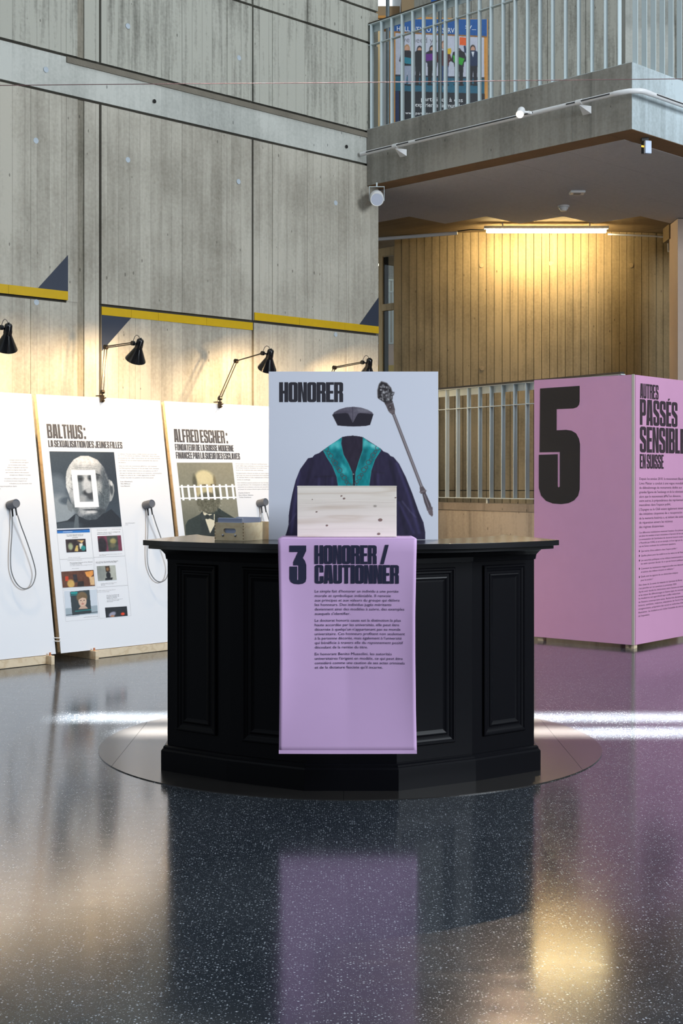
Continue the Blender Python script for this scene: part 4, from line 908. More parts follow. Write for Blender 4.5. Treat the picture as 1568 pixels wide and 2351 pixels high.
# ---- square poster standing on the counter
PP = Plane(((617-CX)/FPX*6.5, 6.5, 1.1205), (1, 0, 0), (0, 0, 1))
po = thing('square_poster', 'poster', 'pale square poster board with academic robe, hat and mace standing on counter', PP.o+V(.4, 0, 0))
pw = (1006-617)/FPX*6.5; _, pt_ = PP.hit(617, 853)
MB().pbox(PP, 0, pw, 0, pt_, -.012, 0).build('board', M['poster'], po)
mb = MB(); a0, b0 = PP.hit(*Z4(122, 326)); a1, b1 = PP.hit(*Z4(697, 147)); heading(mb, PP, 'HONORER', a0, a1, b0, b1-b0, GW, gap=.04); mb.build('heading', M['ink'], po)
def robe():
    bg = (214, 217, 230); c = Canvas(28, 52, 1550, 1585, 400, 403, bg)
    rb = [(170, 1585), (178, 1525), (196, 1470), (205, 1430), (208, 1340), (222, 1240), (240, 1150), (270, 1030), (310, 930), (368, 850), (380, 832), (420, 824), (440, 800), (480, 785), (520, 755), (600, 700), (690, 640), (730, 632), (785, 628), (840, 634), (875, 642), (950, 690), (1035, 745), (1060, 770), (1100, 785), (1125, 812), (1150, 820), (1200, 880), (1260, 1000), (1320, 1150), (1380, 1320), (1420, 1410), (1436, 1500), (1436, 1585)]
    dark = (44, 38, 66); c.poly(rb, dark); c.clip = c.mask(rb)
    for pts, col, w in [([(300, 960), (260, 1250), (230, 1500)], (62, 56, 96), 26), ([(420, 850), (360, 1100), (330, 1500)], (36, 30, 54), 30), ([(480, 1000), (470, 1300)], (60, 54, 92), 18), ([(540, 1000), (536, 1300)], (34, 30, 52), 16), ([(600, 1000), (600, 1300)], (60, 54, 90), 12), ([(1010, 960), (1020, 1300)], (60, 54, 92), 16), ([(980, 970), (990, 1300)], (32, 28, 50), 14), ([(1180, 880), (1280, 1150), (1380, 1500)], (66, 60, 100), 24), ([(1120, 860), (1200, 1200), (1260, 1500)], (34, 30, 52), 34), ([(1230, 1220), (1300, 1310), (1350, 1360)], (100, 96, 130), 5), ([(1200, 1230), (1330, 1500)], (60, 54, 94), 20), ([(1260, 1000), (1340, 1240), (1410, 1480)], (32, 28, 50), 16), ([(205, 1440), (240, 1380), (270, 1330)], (90, 84, 120), 4), ([(440, 1000), (640, 990)], (34, 30, 48), 8), ([(950, 950), (1060, 965)], (34, 30, 48), 8)]:
        c.stroke(pts, w, col, .8, soft=5)
    c.poly([(680, 640), (780, 626), (880, 640), (885, 700), (840, 860), (805, 960), (800, 1080), (780, 1080), (740, 860), (700, 780)], (44, 36, 54))
    c.noise(5, 4, 10)
    teal = (10, 140, 146)
    for side in (-1, 1):
        cp = [(685, 640), (678, 700), (700, 800), (745, 880), (778, 960), (787, 1085), (652, 1085), (640, 1000), (600, 900), (548, 820), (518, 762), (560, 724), (640, 676)] if side < 0 else [(876, 640), (920, 680), (1032, 742), (1034, 765), (985, 840), (950, 940), (930, 1085), (805, 1085), (808, 960), (838, 860), (872, 760)]
        m_ = c.mask(cp); c.mix(m_, teal); old = c.clip; c.clip = m_
        if side < 0:
            c.ell(625, 715, 50, 40, (86, 196, 198), .9); c.ell(660, 830, 30, 90, (0, 108, 118), .9, -25); c.ell(700, 930, 26, 60, (60, 178, 182), .9, -25); c.ell(640, 880, 30, 60, (0, 112, 122), .9, -30); c.ell(720, 1030, 50, 50, (0, 128, 134), .9)
        else:
            c.ell(900, 700, 30, 40, (86, 190, 192), .9); c.ell(975, 720, 40, 24, (120, 206, 208), .9, 25); c.ell(880, 830, 26, 90, (0, 104, 112), .9, 15); c.ell(960, 830, 20, 60, (0, 120, 128), .9, 20); c.ell(870, 1000, 50, 70, (0, 132, 138), .9)
        c.noise(14, 5, 7); c.clip = old; c.stroke(cp+cp[:1], 4, (80, 176, 172), .7)
    # chain of rings
    for p0, p1, k in (((545, 748), (748, 1075), 11), ((1008, 738), (800, 1075), 11)):
        for i in range(k):
            f = i/(k-1); x = p0[0]+(p1[0]-p0[0])*f; y = p0[1]+(p1[1]-p0[1])*f+(8 if i % 2 else -4)*math.sin(f*3); r = 20 if i % 2 == 0 else 13
            d = np.hypot(c.X-x, c.Y-y); c.mix((5-abs(d-r))/4, (64, 70, 76)); c.mix((2-abs(d-r+1))/3, (150, 164, 168), .6)
    c.stroke([(793, 970), (793, 1080)], 4, (20, 20, 26)); c.ell(790, 975, 6, 6, (140, 150, 150), .4)
    c.clip = None
    # hat
    c.poly([(604, 440), (612, 420), (660, 392), (720, 374), (790, 368), (860, 376), (920, 396), (958, 418), (966, 436), (900, 446), (840, 440), (783, 505), (740, 440), (660, 446)], (98, 92, 106)); c.clip = c.mask([(604, 440), (612, 420), (660, 392), (720, 374), (790, 368), (860, 376), (920, 396), (958, 418), (966, 436), (783, 505)])
    c.ell(880, 400, 70, 18, (120, 116, 128), .9); c.ell(690, 415, 60, 14, (84, 78, 92), .9); c.stroke([(783, 372), (783, 500)], 5, (70, 64, 78)); c.stroke([(740, 428), (780, 500)], 4, (60, 54, 66)); c.noise(8, 3, 3); c.clip = None
    c.poly([(598, 440), (618, 432), (720, 424), (745, 432), (784, 508), (826, 432), (850, 424), (945, 432), (970, 434), (940, 530), (900, 541), (790, 546), (690, 541), (645, 535)], (40, 36, 48)); c.stroke([(745, 432), (784, 508), (826, 432)], 3, (110, 106, 118), .8); c.stroke([(645, 535), (700, 541), (790, 545), (900, 540), (940, 530)], 3, (70, 66, 80), .8)
    # mace
    c.poly([(1008, 290), (1004, 240), (1012, 180), (1040, 137), (1085, 150), (1125, 190), (1145, 240), (1142, 300), (1120, 330), (1075, 335), (1035, 310)], (44, 40, 44)); 
    c.stroke([(1008, 280), (1006, 220), (1020, 165), (1040, 140), (1090, 155), (1128, 200), (1142, 250)], 7, (128, 124, 128)); c.stroke([(1020, 265), (1090, 240), (1155, 238), (1150, 262), (1118, 268)], 7, (70, 66, 70))
    c.clip = c.mask([(1012, 285), (1015, 200), (1045, 160), (1100, 175), (1140, 240), (1135, 310), (1075, 330), (1035, 305)])
    rs = np.random.RandomState(3)
    for _ in range(70): 
        x, y = 1030+rs.rand()*110, 180+rs.rand()*150; v = 50+rs.rand()*130; c.ell(x, y, 5+rs.rand()*10, 4+rs.rand()*6, (v, v-3, v), .6, rs.rand()*180)
    c.ell(1056, 180, 12, 14, (120, 118, 122), .5); c.clip = None
    c.poly([(1068, 335), (1140, 310), (1146, 330), (1078, 352)], (70, 62, 66)); c.poly([(1078, 350), (1148, 332), (1164, 396), (1106, 412)], (92, 82, 86)); c.ell(1120, 372, 16, 18, (58, 50, 54), .4); c.ell(1120, 372, 8, 9, (130, 122, 126), .5)
    c.poly([(1106, 412), (1164, 396), (1162, 430), (1136, 440)], (110, 98, 100))
    for k, (w, col) in enumerate(((26, (76, 66, 70)), (16, (120, 110, 114)), (6, (172, 164, 168)))): c.stroke([(1152+k, 438), (1402+k, 1088)], w, col, soft=2)
    c.poly([(1386, 1092), (1418, 1084), (1444, 1125), (1440, 1145), (1396, 1152), (1388, 1130)], (98, 86, 90)); c.stroke([(1388, 1136), (1442, 1122)], 10, (128, 116, 120))
    c.poly([(1408, 1150), (1438, 1140), (1484, 1240), (1492, 1270), (1450, 1288), (1428, 1230)], (86, 76, 82)); c.stroke([(1428, 1160), (1468, 1272)], 8, (136, 126, 132)); c.poly([(1446, 1282), (1500, 1268), (1504, 1292), (1454, 1306)], (104, 92, 98)); c.poly([(1458, 1306), (1502, 1292), (1506, 1340), (1498, 1358), (1470, 1336)], (112, 98, 102))
    return c
c = robe(); q = [(170, 120), (1515, 120), (170, 1560), (1515, 1560)]
c.Y = c.Y
cor = quadpx(PP, Z4, [(28, 52), (1550, 52), (28, 1585), (1550, 1585)])
zmin = .0005; c_rows = None
# keep only the rows above the counter top
hb = cor[0][1]-cor[2][1]; keep = min(1.0, (cor[0][1]-zmin)/hb); nr = int(c.h*keep); c.c = c.c[:nr]; c.h = nr
yb_ = cor[0][1]-hb*(nr-1)/(403-1)
# the heading sits in the canvas area too: it is printed above the picture layer
c.build('robe_print', PP, [cor[0], cor[1], (cor[2][0], yb_), (cor[3][0], yb_)], po, off=.0006)
MB().tube([PP.to(.1, .3, -.012), PP.to(.1, .0, -.10)], .006, 6).build('rear_strut', M['pine'], po)
MB().tube([PP.to(.7, .3, -.012), PP.to(.7, .0, -.10)], .006, 6).build('rear_strut', M['pine'], po)

# ================================================================== PINK KIOSK (two boards on a corner post)
K = V(2.43, 11.40, 0); kl = V(-.760, .649, 0).normalized(); kr = V(.649, .760, 0).normalized()
ki = thing('corner_kiosk', 'display panel', 'tall pink corner display with large black 5 standing on wood blocks', K)
KZ0, KZ1 = .034, 2.283; LW = .975
KL = Plane(K+kl*(LW), -kl, (0, 0, 1)); KR = Plane(K+kr*.03, kr, (0, 0, 1))
MB().pbox(KL, 0, LW, KZ0, KZ1, -.02, 0).build('left_board', M['pink_board'], ki, bevel=.001)
MB().pbox(KR, 0, 1.6, KZ0, KZ1, -.02, 0).build('right_board', M['pink_board'], ki, bevel=.001)
postm = mat('grey_brown_edge', L(128, 118, 92), .6); 
MB().pbox(Plane(K, kr, (0, 0, 1)), .0015, .0285, KZ0, KZ1-.004, -.03, -.004).build('corner_post', postm, ki)
MB().pbox(Plane(K, kr, (0, 0, 1)), -.001, .006, KZ0, KZ1+.004, -.02, .002).build('edge_strip', mat('pale_edge', L(190, 186, 172), .5), ki)
for p in (KL.to(.05, 0, -.05), KL.to(LW-.07, 0, -.06)+V(0, 0, 0)): MB().box((p.x, p.y, KZ0/2), (.055, .055, KZ0-.0002), Matrix.Rotation(math.atan2(kr.y, kr.x), 4, 'Z')).build('foot_block', M['pine'], ki)
p = KR.to(.03, 0, -.045); MB().box((p.x, p.y, KZ0/2), (.055, .055, KZ0-.0002), Matrix.Rotation(math.atan2(kr.y, kr.x), 4, 'Z')).build('foot_block', M['pine'], ki)
p = KR.to(1.5, 0, -.045); MB().box((p.x, p.y, KZ0/2), (.055, .055, KZ0-.0002), Matrix.Rotation(math.atan2(kr.y, kr.x), 4, 'Z')).build('foot_block', M['pine'], ki)
MB().pbox(KL, .02, LW-.03, KZ1-.08, KZ1-.02, -.045, -.0205).build('back_batten', M['pine'], ki); MB().pbox(KR, .03, 1.58, KZ1-.08, KZ1-.02, -.045, -.0205).build('back_batten', M['pine'], ki)
Z6 = zoomer(1210, 840, 3.5615)
five = [(107, 185), (431, 163), (431, 290), (426, 318), (410, 338), (380, 348), (243, 354), (243, 527), (320, 523), (365, 530), (402, 552), (425, 595), (434, 640), (431, 1010), (418, 1062), (385, 1100), (340, 1122), (280, 1130), (210, 1125), (155, 1103), (115, 1060), (97, 1000), (97, 727), (252, 722), (252, 985), (259, 995), (268, 985), (268, 704), (103, 707)]
MB().pprism(KL, [[KL.hit(*Z6(*p)) for p in five]], None, .0015).build('large_numeral', M['ink_black'], ki)
Z7 = zoomer(1440, 850, 7.125); mb = MB()
hz(mb, KR, Z7, 'AUTRES', 208, 455, 510, 475, 213); hz(mb, KR, Z7, 'PASSÉS', 205, 893, 820, 935, 470); hz(mb, KR, Z7, 'EN SUISSE', 203, 1608, 594, 1617, 1370, space=.25)
a0, b0 = KR.hit(*Z7(205, 1343)); a1, _ = KR.hit(*Z7(862, 1366)); _, b1 = KR.hit(*Z7(205, 918))
wid = (a1-a0); full = wid*(sum(GN[x][0]+.07 for x in 'SENSIBLES'))/(sum(GN[x][0]+.07 for x in 'SENSIBL')); heading(mb, KR, 'SENSIBLES', a0, a0+full, b0, b1-b0, GN)
mb.build('heading', M['ink_brown'], ki)
Z8 = zoomer(1440, 1080, 6.531); mb = MB()
big = [(142, 182, 836, 'Depuis les années 2010, le mouvement Black'), (211, 182, 850, 'Lives Matter a conduit à une vague mondiale'), (277, 180, 820, 'de déboulonnage de monuments dédiés aux'), (343, 180, 870, "grandes figures de l'esclavage et de la colonisation,"), (410, 180, 805, 'alors que le mouvement #MeToo dénonce,'), (473, 180, 880, 'entre autres, la prépondérance des représentations'), (536, 178, 655, "masculines dans l'espace public."), (605, 178, 880, "L'Espagne ou le Chili voient également émerger"), (670, 178, 822, 'des initiatives citoyennes de « recuperación'), (737, 178, 870, 'de la memoria histórica », et initient des actions'), (802, 177, 680, 'de réparation envers les victimes'), (867, 177, 552, 'des régimes dictatoriaux.')]
for y, xa, xb, s in big:
    a0, b0 = KR.hit(*Z8(xa, y)); a1, _ = KR.hit(*Z8(xb, y)); line(mb, KR, s, a0, b0, .0215, a1-a0, off=.001)
sm = [(946, 176, 880, "Ces différentes mobilisations montrent l'ampleur d'un phénomène"), (996, 176, 870, 'qui place les sociétés et leurs institutions à l’épreuve de leur passé.'), (1048, 176, 830, "La contestation de l'attribution du doctorat honoris causa"), (1100, 175, 870, "à Mussolini par l'UNIL en est un exemple, et il ne s'agit pas du seul"), (1152, 175, 728, 'cas en Suisse soulevant de nombreuses questions.'), (1224, 205, 745, "Qui mérite d'être célébré·e dans l'espace public ?"), (1292, 205, 890, "Quelles places pour les oublié·es et les vaincu·es de l'histoire ?"), (1362, 205, 900, 'Les autorités politiques et les milieux institutionnels sont-ils'), (1412, 205, 900, 'les seuls à pouvoir décider de ce qui est honoré publiquement ?'), (1486, 204, 860, 'Comment les institutions réagissent-elles aux demandes'), (1536, 204, 700, 'et actions des milieux citoyens et militants ?'), (1605, 203, 760, 'Quels sont les apports de ces démarches critiques'), (1660, 203, 385, 'pour la société ?'),
      (1732, 171, 825, 'Une classe de 2e année de maturité du Gymnase de Burier'), (1784, 170, 740, "s'est penchée sur ces questions au printemps 2024."), (1835, 170, 880, 'Après avoir étudié les distinctions entre histoire et mémoire'), (1886, 170, 880, "et les enjeux des déboulonnages et d'autres types de contestation,"), (1936, 168, 795, 'les étudiant·es ont approfondi sept conflits mémoriaux'), (1990, 168, 880, "de l'histoire contemporaine suisse. Recherches documentaires,"), (2040, 167, 880, "lectures, synthèses, rédaction, adaptations de l'écrit à l'audio,"), (2092, 166, 880, "enregistrements, préparation des cartels et recherches d'images"), (2145, 166, 880, "illustratives : les étudiant·es ont réalisé l'ensemble de cette partie"), (2198, 166, 335, "de l'exposition.")]
for y, xa, xb, s in sm:
    a0, b0 = KR.hit(*Z8(xa, y)); a1, _ = KR.hit(*Z8(xb, y-(8 if y > 900 else 0))); line(mb, KR, s, a0, b0, .0155, a1-a0, off=.001)
for y in (1210, 1281, 1352, 1474, 1598):
    a, b = KR.hit(*Z8(181, y)); mb.pprism(KR, [[(a+.0085*math.cos(t), b+.0085*math.sin(t)) for t in np.linspace(0, 6.28, 13)[:-1]]], None, .001)
mb.build('paragraphs', M['ink_brown'], ki, kind='stuff')

# ================================================================== BALCONY SLAB, FASCIA, SOFFIT
ZS0, ZS1 = 4.395, 4.962
APl = Plane(CORN, UD, VD)
mb = MB(); 
BW = 3.155
mb.pprism(Plane((0, 0, 0), (1, 0, 0), (0, 1, 0)), [[tuple((CORN+UD*a+VD*b)[:2]) for a, b in ((0, 0), (9, 0), (9, 7), (.30, 7), (.30, BW), (0, BW))]], 4.50, ZS1)
ceil = mb.build('ceiling', M['slab'], kind='structure')
def strip3(a0, a1, b0, b1, z0, z1, name, m_, par=ceil, **k):
    q = [ab(a, b, z) for z in (z0, z1) for b in (b0, b1) for a in (a0, a1)]
    return MB().add(q, [(0, 2, 3, 1), (4, 5, 7, 6), (0, 1, 5, 4), (2, 6, 7, 3), (0, 4, 6, 2), (1, 3, 7, 5)]).build(name, m_, par, **k)
F_ = .24
# fascia units with joints
bs = [0, .62, BW]
fm_shaded, fm_lit = M['fascia'], concrete('fascia_concrete_lit', L(196, 208, 212), L(140, 148, 148), udir=(.713, .701), board=.55, boardamt=.3)  # daylight painted in: right face gets a paler copy of the left face's concrete
for i in range(2): strip3(-.004, F_, bs[i]+(.0015 if i else .001), bs[i+1]-.0015, ZS0, ZS1+.002, 'fascia_unit', fm_shaded)
strip3(-.004, F_, -.004, .0005, ZS0, ZS1+.002, 'fascia_unit', fm_lit)
as_ = [F_, .85, 1.5, 3.2, 6, 9]
for i in range(len(as_)-1): strip3(as_[i]+.0015, as_[i+1]-.0015, -.004, F_, ZS0, ZS1+.002, 'fascia_unit', fm_lit)
for (a0, a1, b0, b1) in ((0, F_, F_+.001, BW), (0, 9, 0, F_)): strip3(a0+.001, a1-.001, b0+.001, b1-.001, ZS0-.003, ZS0, 'soffit_edge', mat('brown_stained_concrete', L(132, 100, 68), .85, var=.25, vscale=6, bump=.3))
# acoustic boards in stepped strips
s_ = .615
for k in range(0, 8):
    b0 = F_+k*s_
    if b0 > 5: break
    b1 = b0+s_
    # far end: keep roughly constant distance from the eye
    aend = (15.9-CORN.y-VD.y*(b0+b1)/2)/UD.y
    nb = max(1, round((aend-F_)/s_)); aend = F_+nb*s_
    a = F_+(.0 if k % 2 else -s_); a = max(a, F_)
    start = F_ if b1 <= BW+.2 else .32
    a = start; first = True
    while a < aend-.05:
        step = 2*s_ if not (first and k % 2) else s_
        a2 = min(a+step, aend); strip3(a+.002, a2-.002, b0+.002, b1-.002, 4.388, 4.498, 'ceiling_board', M['board']); a = a2; first = False
for k in range(1, 6):
    b1 = F_-0+0; 
# boards to the right (beyond the corner line) share the same grid because fascia runs along b = 0

# upper floor on the slab is the ceiling object's top; railing of the balcony
def railing(name, label, o, d, n, length, h, spacing, z, bar_from=0.0, skip_top=False, depth=.05, post=None, lower=False, handrail=True, toe=True):
    """flat bars standing on edge; o start point, d direction, n towards the viewer"""
    pl = Plane(V(o.x, o.y, z), d, (0, 0, 1))
    if pl.n.dot(n) < 0: sgn = -1
    else: sgn = 1
    t = thing(name, 'railing', label, V(o.x, o.y, z)+d*(length/2))
    n0, n1 = (-depth, 0) if sgn > 0 else (0, depth)
    MB().pbox(pl, 0, length, h-.008, h, n0, n1).build('top_rail', M['white_metal'], t)
    back0, back1 = (n0-.006, n0) if sgn > 0 else (n1, n1+.006)
    MB().pbox(pl, 0, length, h-.075, h, back0, back1).build('top_web', M['white_metal'], t)
    MB().pbox(pl, 0, length, h-.215, h-.207, n0+.004, n1-.004).build('middle_rail', M['white_metal'], t)
    MB().pbox(pl, 0, length, 0, .008, n0, n1).build('bottom_rail', M['white_metal'], t)
    if handrail: MB().pbox(pl, 0, length, h+.001, h+.018, n0-.006, n1-.006).build('handrail', M['rail_dark'], t)
    k = int((length-bar_from)/spacing)
    me = None
    bo = MB().pbox(pl, -.004, .004, .008, h-.008, n0, n1)
    for i in range(k+1):
        a = bar_from+i*spacing
        if a > length-.004: break
        if me is None:
            ob = bo.build('bar', M['white_metal'], t, origin=pl.o); me = ob.data; ob.location = pl.o+d*a; ob.parent = t; ob.matrix_parent_inverse = WM(t).inverted()
        else: link('bar', me, t, pl.o+d*a)
    return t, pl
t, _ = railing('balcony_railing', 'white flat-bar balcony railing facing the hall above the spotlight track', ab(.012, BW, 0), -VD, -UD, BW-.03, 1.07, .1416, ZS1+.003, .03)
t, _ = railing('balcony_railing', 'white flat-bar balcony railing returning to the right from the balcony corner', ab(.03, .012, 0), UD, -VD, 5.2, 1.07, .1402, ZS1+.003, .075)

# track light along the fascia
tr = thing('light_track', 'light track', 'white tubular spotlight track bracketed along the balcony edge', ab(-.12, 0, 4.69))
OF, ZTk = -.12, 4.69
path_l = [ab(OF, b, ZTk) for b in (BW-.03, .10)]; 
cor_ = [ab(OF+.0, .06, ZTk), ab(OF+.02, -.04, ZTk), ab(OF+.08, -.11, ZTk), ab(.0, OF, ZTk), ab(.06, OF, ZTk)]
MB().tube(path_l, .021, 12).build('tube', M['white_plastic'], tr, smooth=True); MB().tube([path_l[-1]]+cor_+[ab(.10, OF, ZTk)], .023, 12).build('corner_bend', M['white_plastic'], tr, smooth=True)
MB().tube([ab(.10, OF, ZTk), ab(4.5, OF, ZTk)], .021, 12).build('tube', M['white_plastic'], tr, smooth=True)
slot = mat('dark_slot', L(60, 60, 60), .6)
def slotbox(p, q, nrm, segs):
    d = (q-p); L_ = d.length; pl = Plane(p, d.normalized(), (0, 0, 1))
    sg = 1 if pl.n.dot(nrm) > 0 else -1
    for f0, f1 in segs:
        a = (.0195, .0225); n0, n1 = (a if sg > 0 else (-a[1], -a[0])); MB().pbox(pl, f0*L_, f1*L_, -.004, .008, n0, n1).build('slot', slot, tr)
slotbox(path_l[0], path_l[1], -UD, [(.03, .22), (.25, .72), (.84, .99)]); slotbox(ab(.12, OF, ZTk), ab(4.5, OF, ZTk), -VD, [(.01, .13), (.15, .6)])
def bracket(p, wall_dir, along):
    """p on tube axis, wall_dir towards the fascia"""
    pl = Plane(p, along, (0, 0, 1)); MB().tube([p-along*.03, p+along*.03], .0245, 12).build('collar', M['white_plastic'], tr, smooth=True)
    q = p+wall_dir*.114; mb = MB()
    mb.add([p+V(0, 0, -.02)-along*.004, p+V(0, 0, -.02)+along*.004, q+V(0, 0, -.02)+along*.045, q+V(0, 0, -.02)-along*.045, p+V(0, 0, -.028)-along*.004, p+V(0, 0, -.028)+along*.004, q+V(0, 0, -.085)+along*.045, q+V(0, 0, -.085)-along*.045], [(0, 1, 2, 3), (7, 6, 5, 4), (0, 4, 5, 1), (1, 5, 6, 2), (3, 2, 6, 7), (0, 3, 7, 4)])
    mb.build('bracket', M['white_plastic'], tr)
def on_track(px):   # distance b on left face whose image is at px
    best = min(np.linspace(0, BW, 800), key=lambda b: abs(CX+FPX*(ab(OF, b, 0).x/ab(OF, b, 0).y)-px)); return best
for px in (908, 1330): bracket(ab(OF, on_track(px), ZTk), UD, VD)
bracket(ab(.85, OF, ZTk), VD, UD)
# spotlight
bs_ = on_track(1222); sp0 = ab(OF, bs_, ZTk); spot = thing('track_spotlight', 'spotlight', 'small white lit spotlight on the balcony track', sp0)
MB().tube([sp0-UD*.02, sp0-UD*.06], .014, 10).build('adapter', M['white_plastic'], spot, smooth=True)
hd = sp0-UD*.085-V(.05, 0, 0); aim = V(-.22, -.78, -.52).normalized()
MB().tube([sp0-UD*.055, hd], .010, 10).build('knuckle', M['white_plastic'], spot, smooth=True)
MB().lathe(hd-aim*.05, aim, [(0, .001), (0, .022), (.012, .033), (.125, .036), (.125, .032), (.10, .030), (.10, .001)], 28).build('housing', M['white_plastic'], spot, smooth=True)
MB().lathe(hd+aim*.055, aim, [(0, .001), (0, .026), (.012, .029), (.018, .001)], 24).build('lens', mat('glowing_lens', L(255, 240, 210), .4, emit=(1, .74, .42, 1), estr=60), spot, smooth=True)
ls = bpy.data.lights.new('spot_light', 'SPOT'); ls.energy = 850; ls.color = (1, .74, .46); ls.spot_size = math.radians(70); ls.spot_blend = .7; ls.shadow_soft_size = .02
lo = bpy.data.objects.new('spot_light', ls); C.objects.link(lo); lo.location = hd+aim*.10; lo.rotation_euler = V(-.12, -.80, -.48).to_track_quat('-Z', 'Y').to_euler()

# speaker under the fascia at the wall
sk = P(865, 455, 13.75); t = thing('ceiling_speaker', 'speaker', 'white cylindrical loudspeaker hung under the balcony at the wall corner', sk)
av = V(.0, -.93, -.34).normalized(); r_ = .069
MB().lathe(sk-av*.10, av, [(0, .001), (0, .060), (.01, r_), (.185, r_), (.19, r_-.004), (.187, r_-.010), (.187, .001)], 32).build('housing', M['white_plastic'], t, smooth=True)
MB().lathe(sk+av*.0872, av, [(0, r_-.011), (.0015, r_-.012), (.0015, .001)], 32).build('grille', mat('pale_grille', L(186, 192, 208), .6), t)
for s in (-1, 1): MB().box(sk+V(s*(r_+.006), .02, .045), (.004, .02, .14)).build('yoke_arm', M['white_metal'], t)
MB().box(sk+V(0, .02, .118), (2*r_+.02, .022, .005)).build('yoke_plate', M['white_metal'], t)
MB().tube([sk+V(0, .02, .118), V(sk.x, sk.y+.02, ZS0-.002)], .008, 8).build('hanger', M['white_metal'], t)

# motion sensor under the right fascia
ms = P(1487, 338, 11.95); t = thing('sensor_box', 'sensor', 'small pale sensor box with yellow light under the balcony corner', ms)
rot = Matrix.Rotation(math.radians(18), 4, 'Z'); MB().box(ms, (.062, .030, .112), rot).build('housing', mat('pale_blue_housing', L(196, 210, 232), .4), t, bevel=.006)
MB().box(ms+V(-.022, .025, .0), (.05, .03, .10), rot).build('back_shell', M['dark_plastic'], t, bevel=.003)
MB().box(V(ms.x-.02, ms.y+.03, (ms.z+.056+ZS0)/2), (.06, .05, max(.02, ZS0-ms.z-.056-.004))).build('mount', M['dark_plastic'], t)
MB().tube([ms+V(-.055, .0, .01), ms+V(-.035, -.005, .005)], .008, 8).build('indicator', mat('amber', L(240, 180, 40), .4, emit=(1, .6, .1, 1), estr=1.0), t)
# detectors on the acoustic ceiling
def on_z(px, py, z): d = (z-HC)*FPX/(HY-py); return P(px, py, d)
p = on_z(1325, 436, 4.40); t = thing('ceiling_module', 'detector', 'flat square white module on the grey ceiling boards', V(p.x, p.y, 4.388))
MB().box((p.x, p.y, 4.3735), (.155, .13, .028), Matrix.Rotation(math.radians(0), 4, 'Z')).build('housing', M['white_plastic'], t, bevel=.012); MB().box((p.x, p.y, 4.358), (.07, .05, .003)).build('window', M['grey_plastic'], t)
p = on_z(1294, 474, 4.38); t = thing('smoke_detector', 'detector', 'round white smoke detector on the ceiling boards before the tube light', V(p.x, p.y, 4.388))
MB().lathe((p.x, p.y, 4.3878), (0, 0, -1), [(0, .001), (0, .062), (.012, .062), (.018, .055)], 28).build('base', M['white_plastic'], t, smooth=True)
MB().lathe((p.x, p.y, 4.370), (0, 0, -1), [(0, .05), (.012, .05), (.03, .036), (.04, .030), (.042, .001)], 28).build('chamber', M['white_plastic'], t, smooth=True)

# tube light
TLd = 16.47; tl0, tl1 = P(1111, 530, TLd), P(1397, 530, TLd); t = thing('tube_light', 'ceiling light', 'long glowing warm tube light before the curved concrete wall', (tl0+tl1)/2)
mb = MB(); mb.box(((tl0.x+tl1.x)/2, TLd, 4.441), (tl1.x-tl0.x, .062, .034)); mb.build('housing', M['white_plastic'], t, bevel=.004)
for f in (.15, .85): MB().tube([V(tl0.x+(tl1.x-tl0.x)*f, TLd, 4.457), V(tl0.x+(tl1.x-tl0.x)*f, TLd, 4.499)], .008, 8).build('hanger', M['white_plastic'], t)
mb = MB(); mb.lathe((tl0.x+.03, TLd, 4.400), (1, 0, 0), [(0, .001), (0, .022), (.01, .024), (tl1.x-tl0.x-.07, .024), (tl1.x-tl0.x-.06, .022), (tl1.x-tl0.x-.06, .001)], 16); mb.build('tube', M['tube'], t, smooth=True)
area('tube_light_glow', ((tl0.x+tl1.x)/2, TLd+.03, 4.374), ((tl0.x+tl1.x)/2, TLd+.60, 4.0), tl1.x-tl0.x-.1, .04, 44, (1, .78, .42))
# conduits
def conduit(pts, r, label, m_='white_plastic'):
    MB().tube(pts, r, 8).build('conduit', M[m_], cat='conduit', label=label, smooth=True)
conduit([P(868, 549, 16.9), P(1050, 535, 16.6)], .022, 'grey-white conduit under the soffit running to the wall corner')
conduit([P(1050, 531, 16.6), P(1080, 527, 16.58), P(1112, 528, 16.56)], .007, 'thin dark cable joining the conduit and the tube light', 'dark_plastic')
conduit([P(1396, 538, 16.55), P(1500, 542, 16.5), P(1533, 545, 16.45), P(1534, 577, 16.45), P(1568, 577, 16.4)], .011, 'thin white conduit running right from the tube light')

# ================================================================== CURVED BACK WALL
RC = 6.0; cxw = 1.25/1*2.45; cx_, cy_ = P(1270, 1000, 17.0).x, 17.0+RC
wb = MB(); prof = []
angs = np.linspace(math.radians(-125), math.radians(-55), 60)
a_l = math.asin((P(905, 1000, 17.35).x-cx_)/RC); a_r = math.asin((P(1556, 1000, 17.2).x-cx_)/RC)
outer = [(cx_+(RC-.03)*math.sin(a), cy_-(RC-.03)*math.cos(a)) for a in np.linspace(a_l, a_r, 30)]; inn = [(cx_+(RC-.4)*math.sin(a), cy_-(RC-.4)*math.cos(a)) for a in np.linspace(a_r, a_l, 30)]
prism(wb, outer+inn, 0, 4.498); wback = wb.build('wall_back', M['groove'], kind='structure')
nb = 37; da = (a_r-a_l)/nb
for i in range(nb):
    a0, a1 = a_l+i*da+.0005, a_l+(i+1)*da-.0005; pr = .0+random.uniform(-.004, .004)
    for z0, z1 in ((.0, 1.275), (1.285, 4.495)):
        q = [(cx_+r*math.sin(a), cy_-r*math.cos(a)) for r, a in ((RC+pr, a0), (RC+pr, a1), (RC-.05, a1), (RC-.05, a0))]
        mb = MB(); prism(mb, q, z0, z1); mb.build('board_strip', M['curved'], wback)
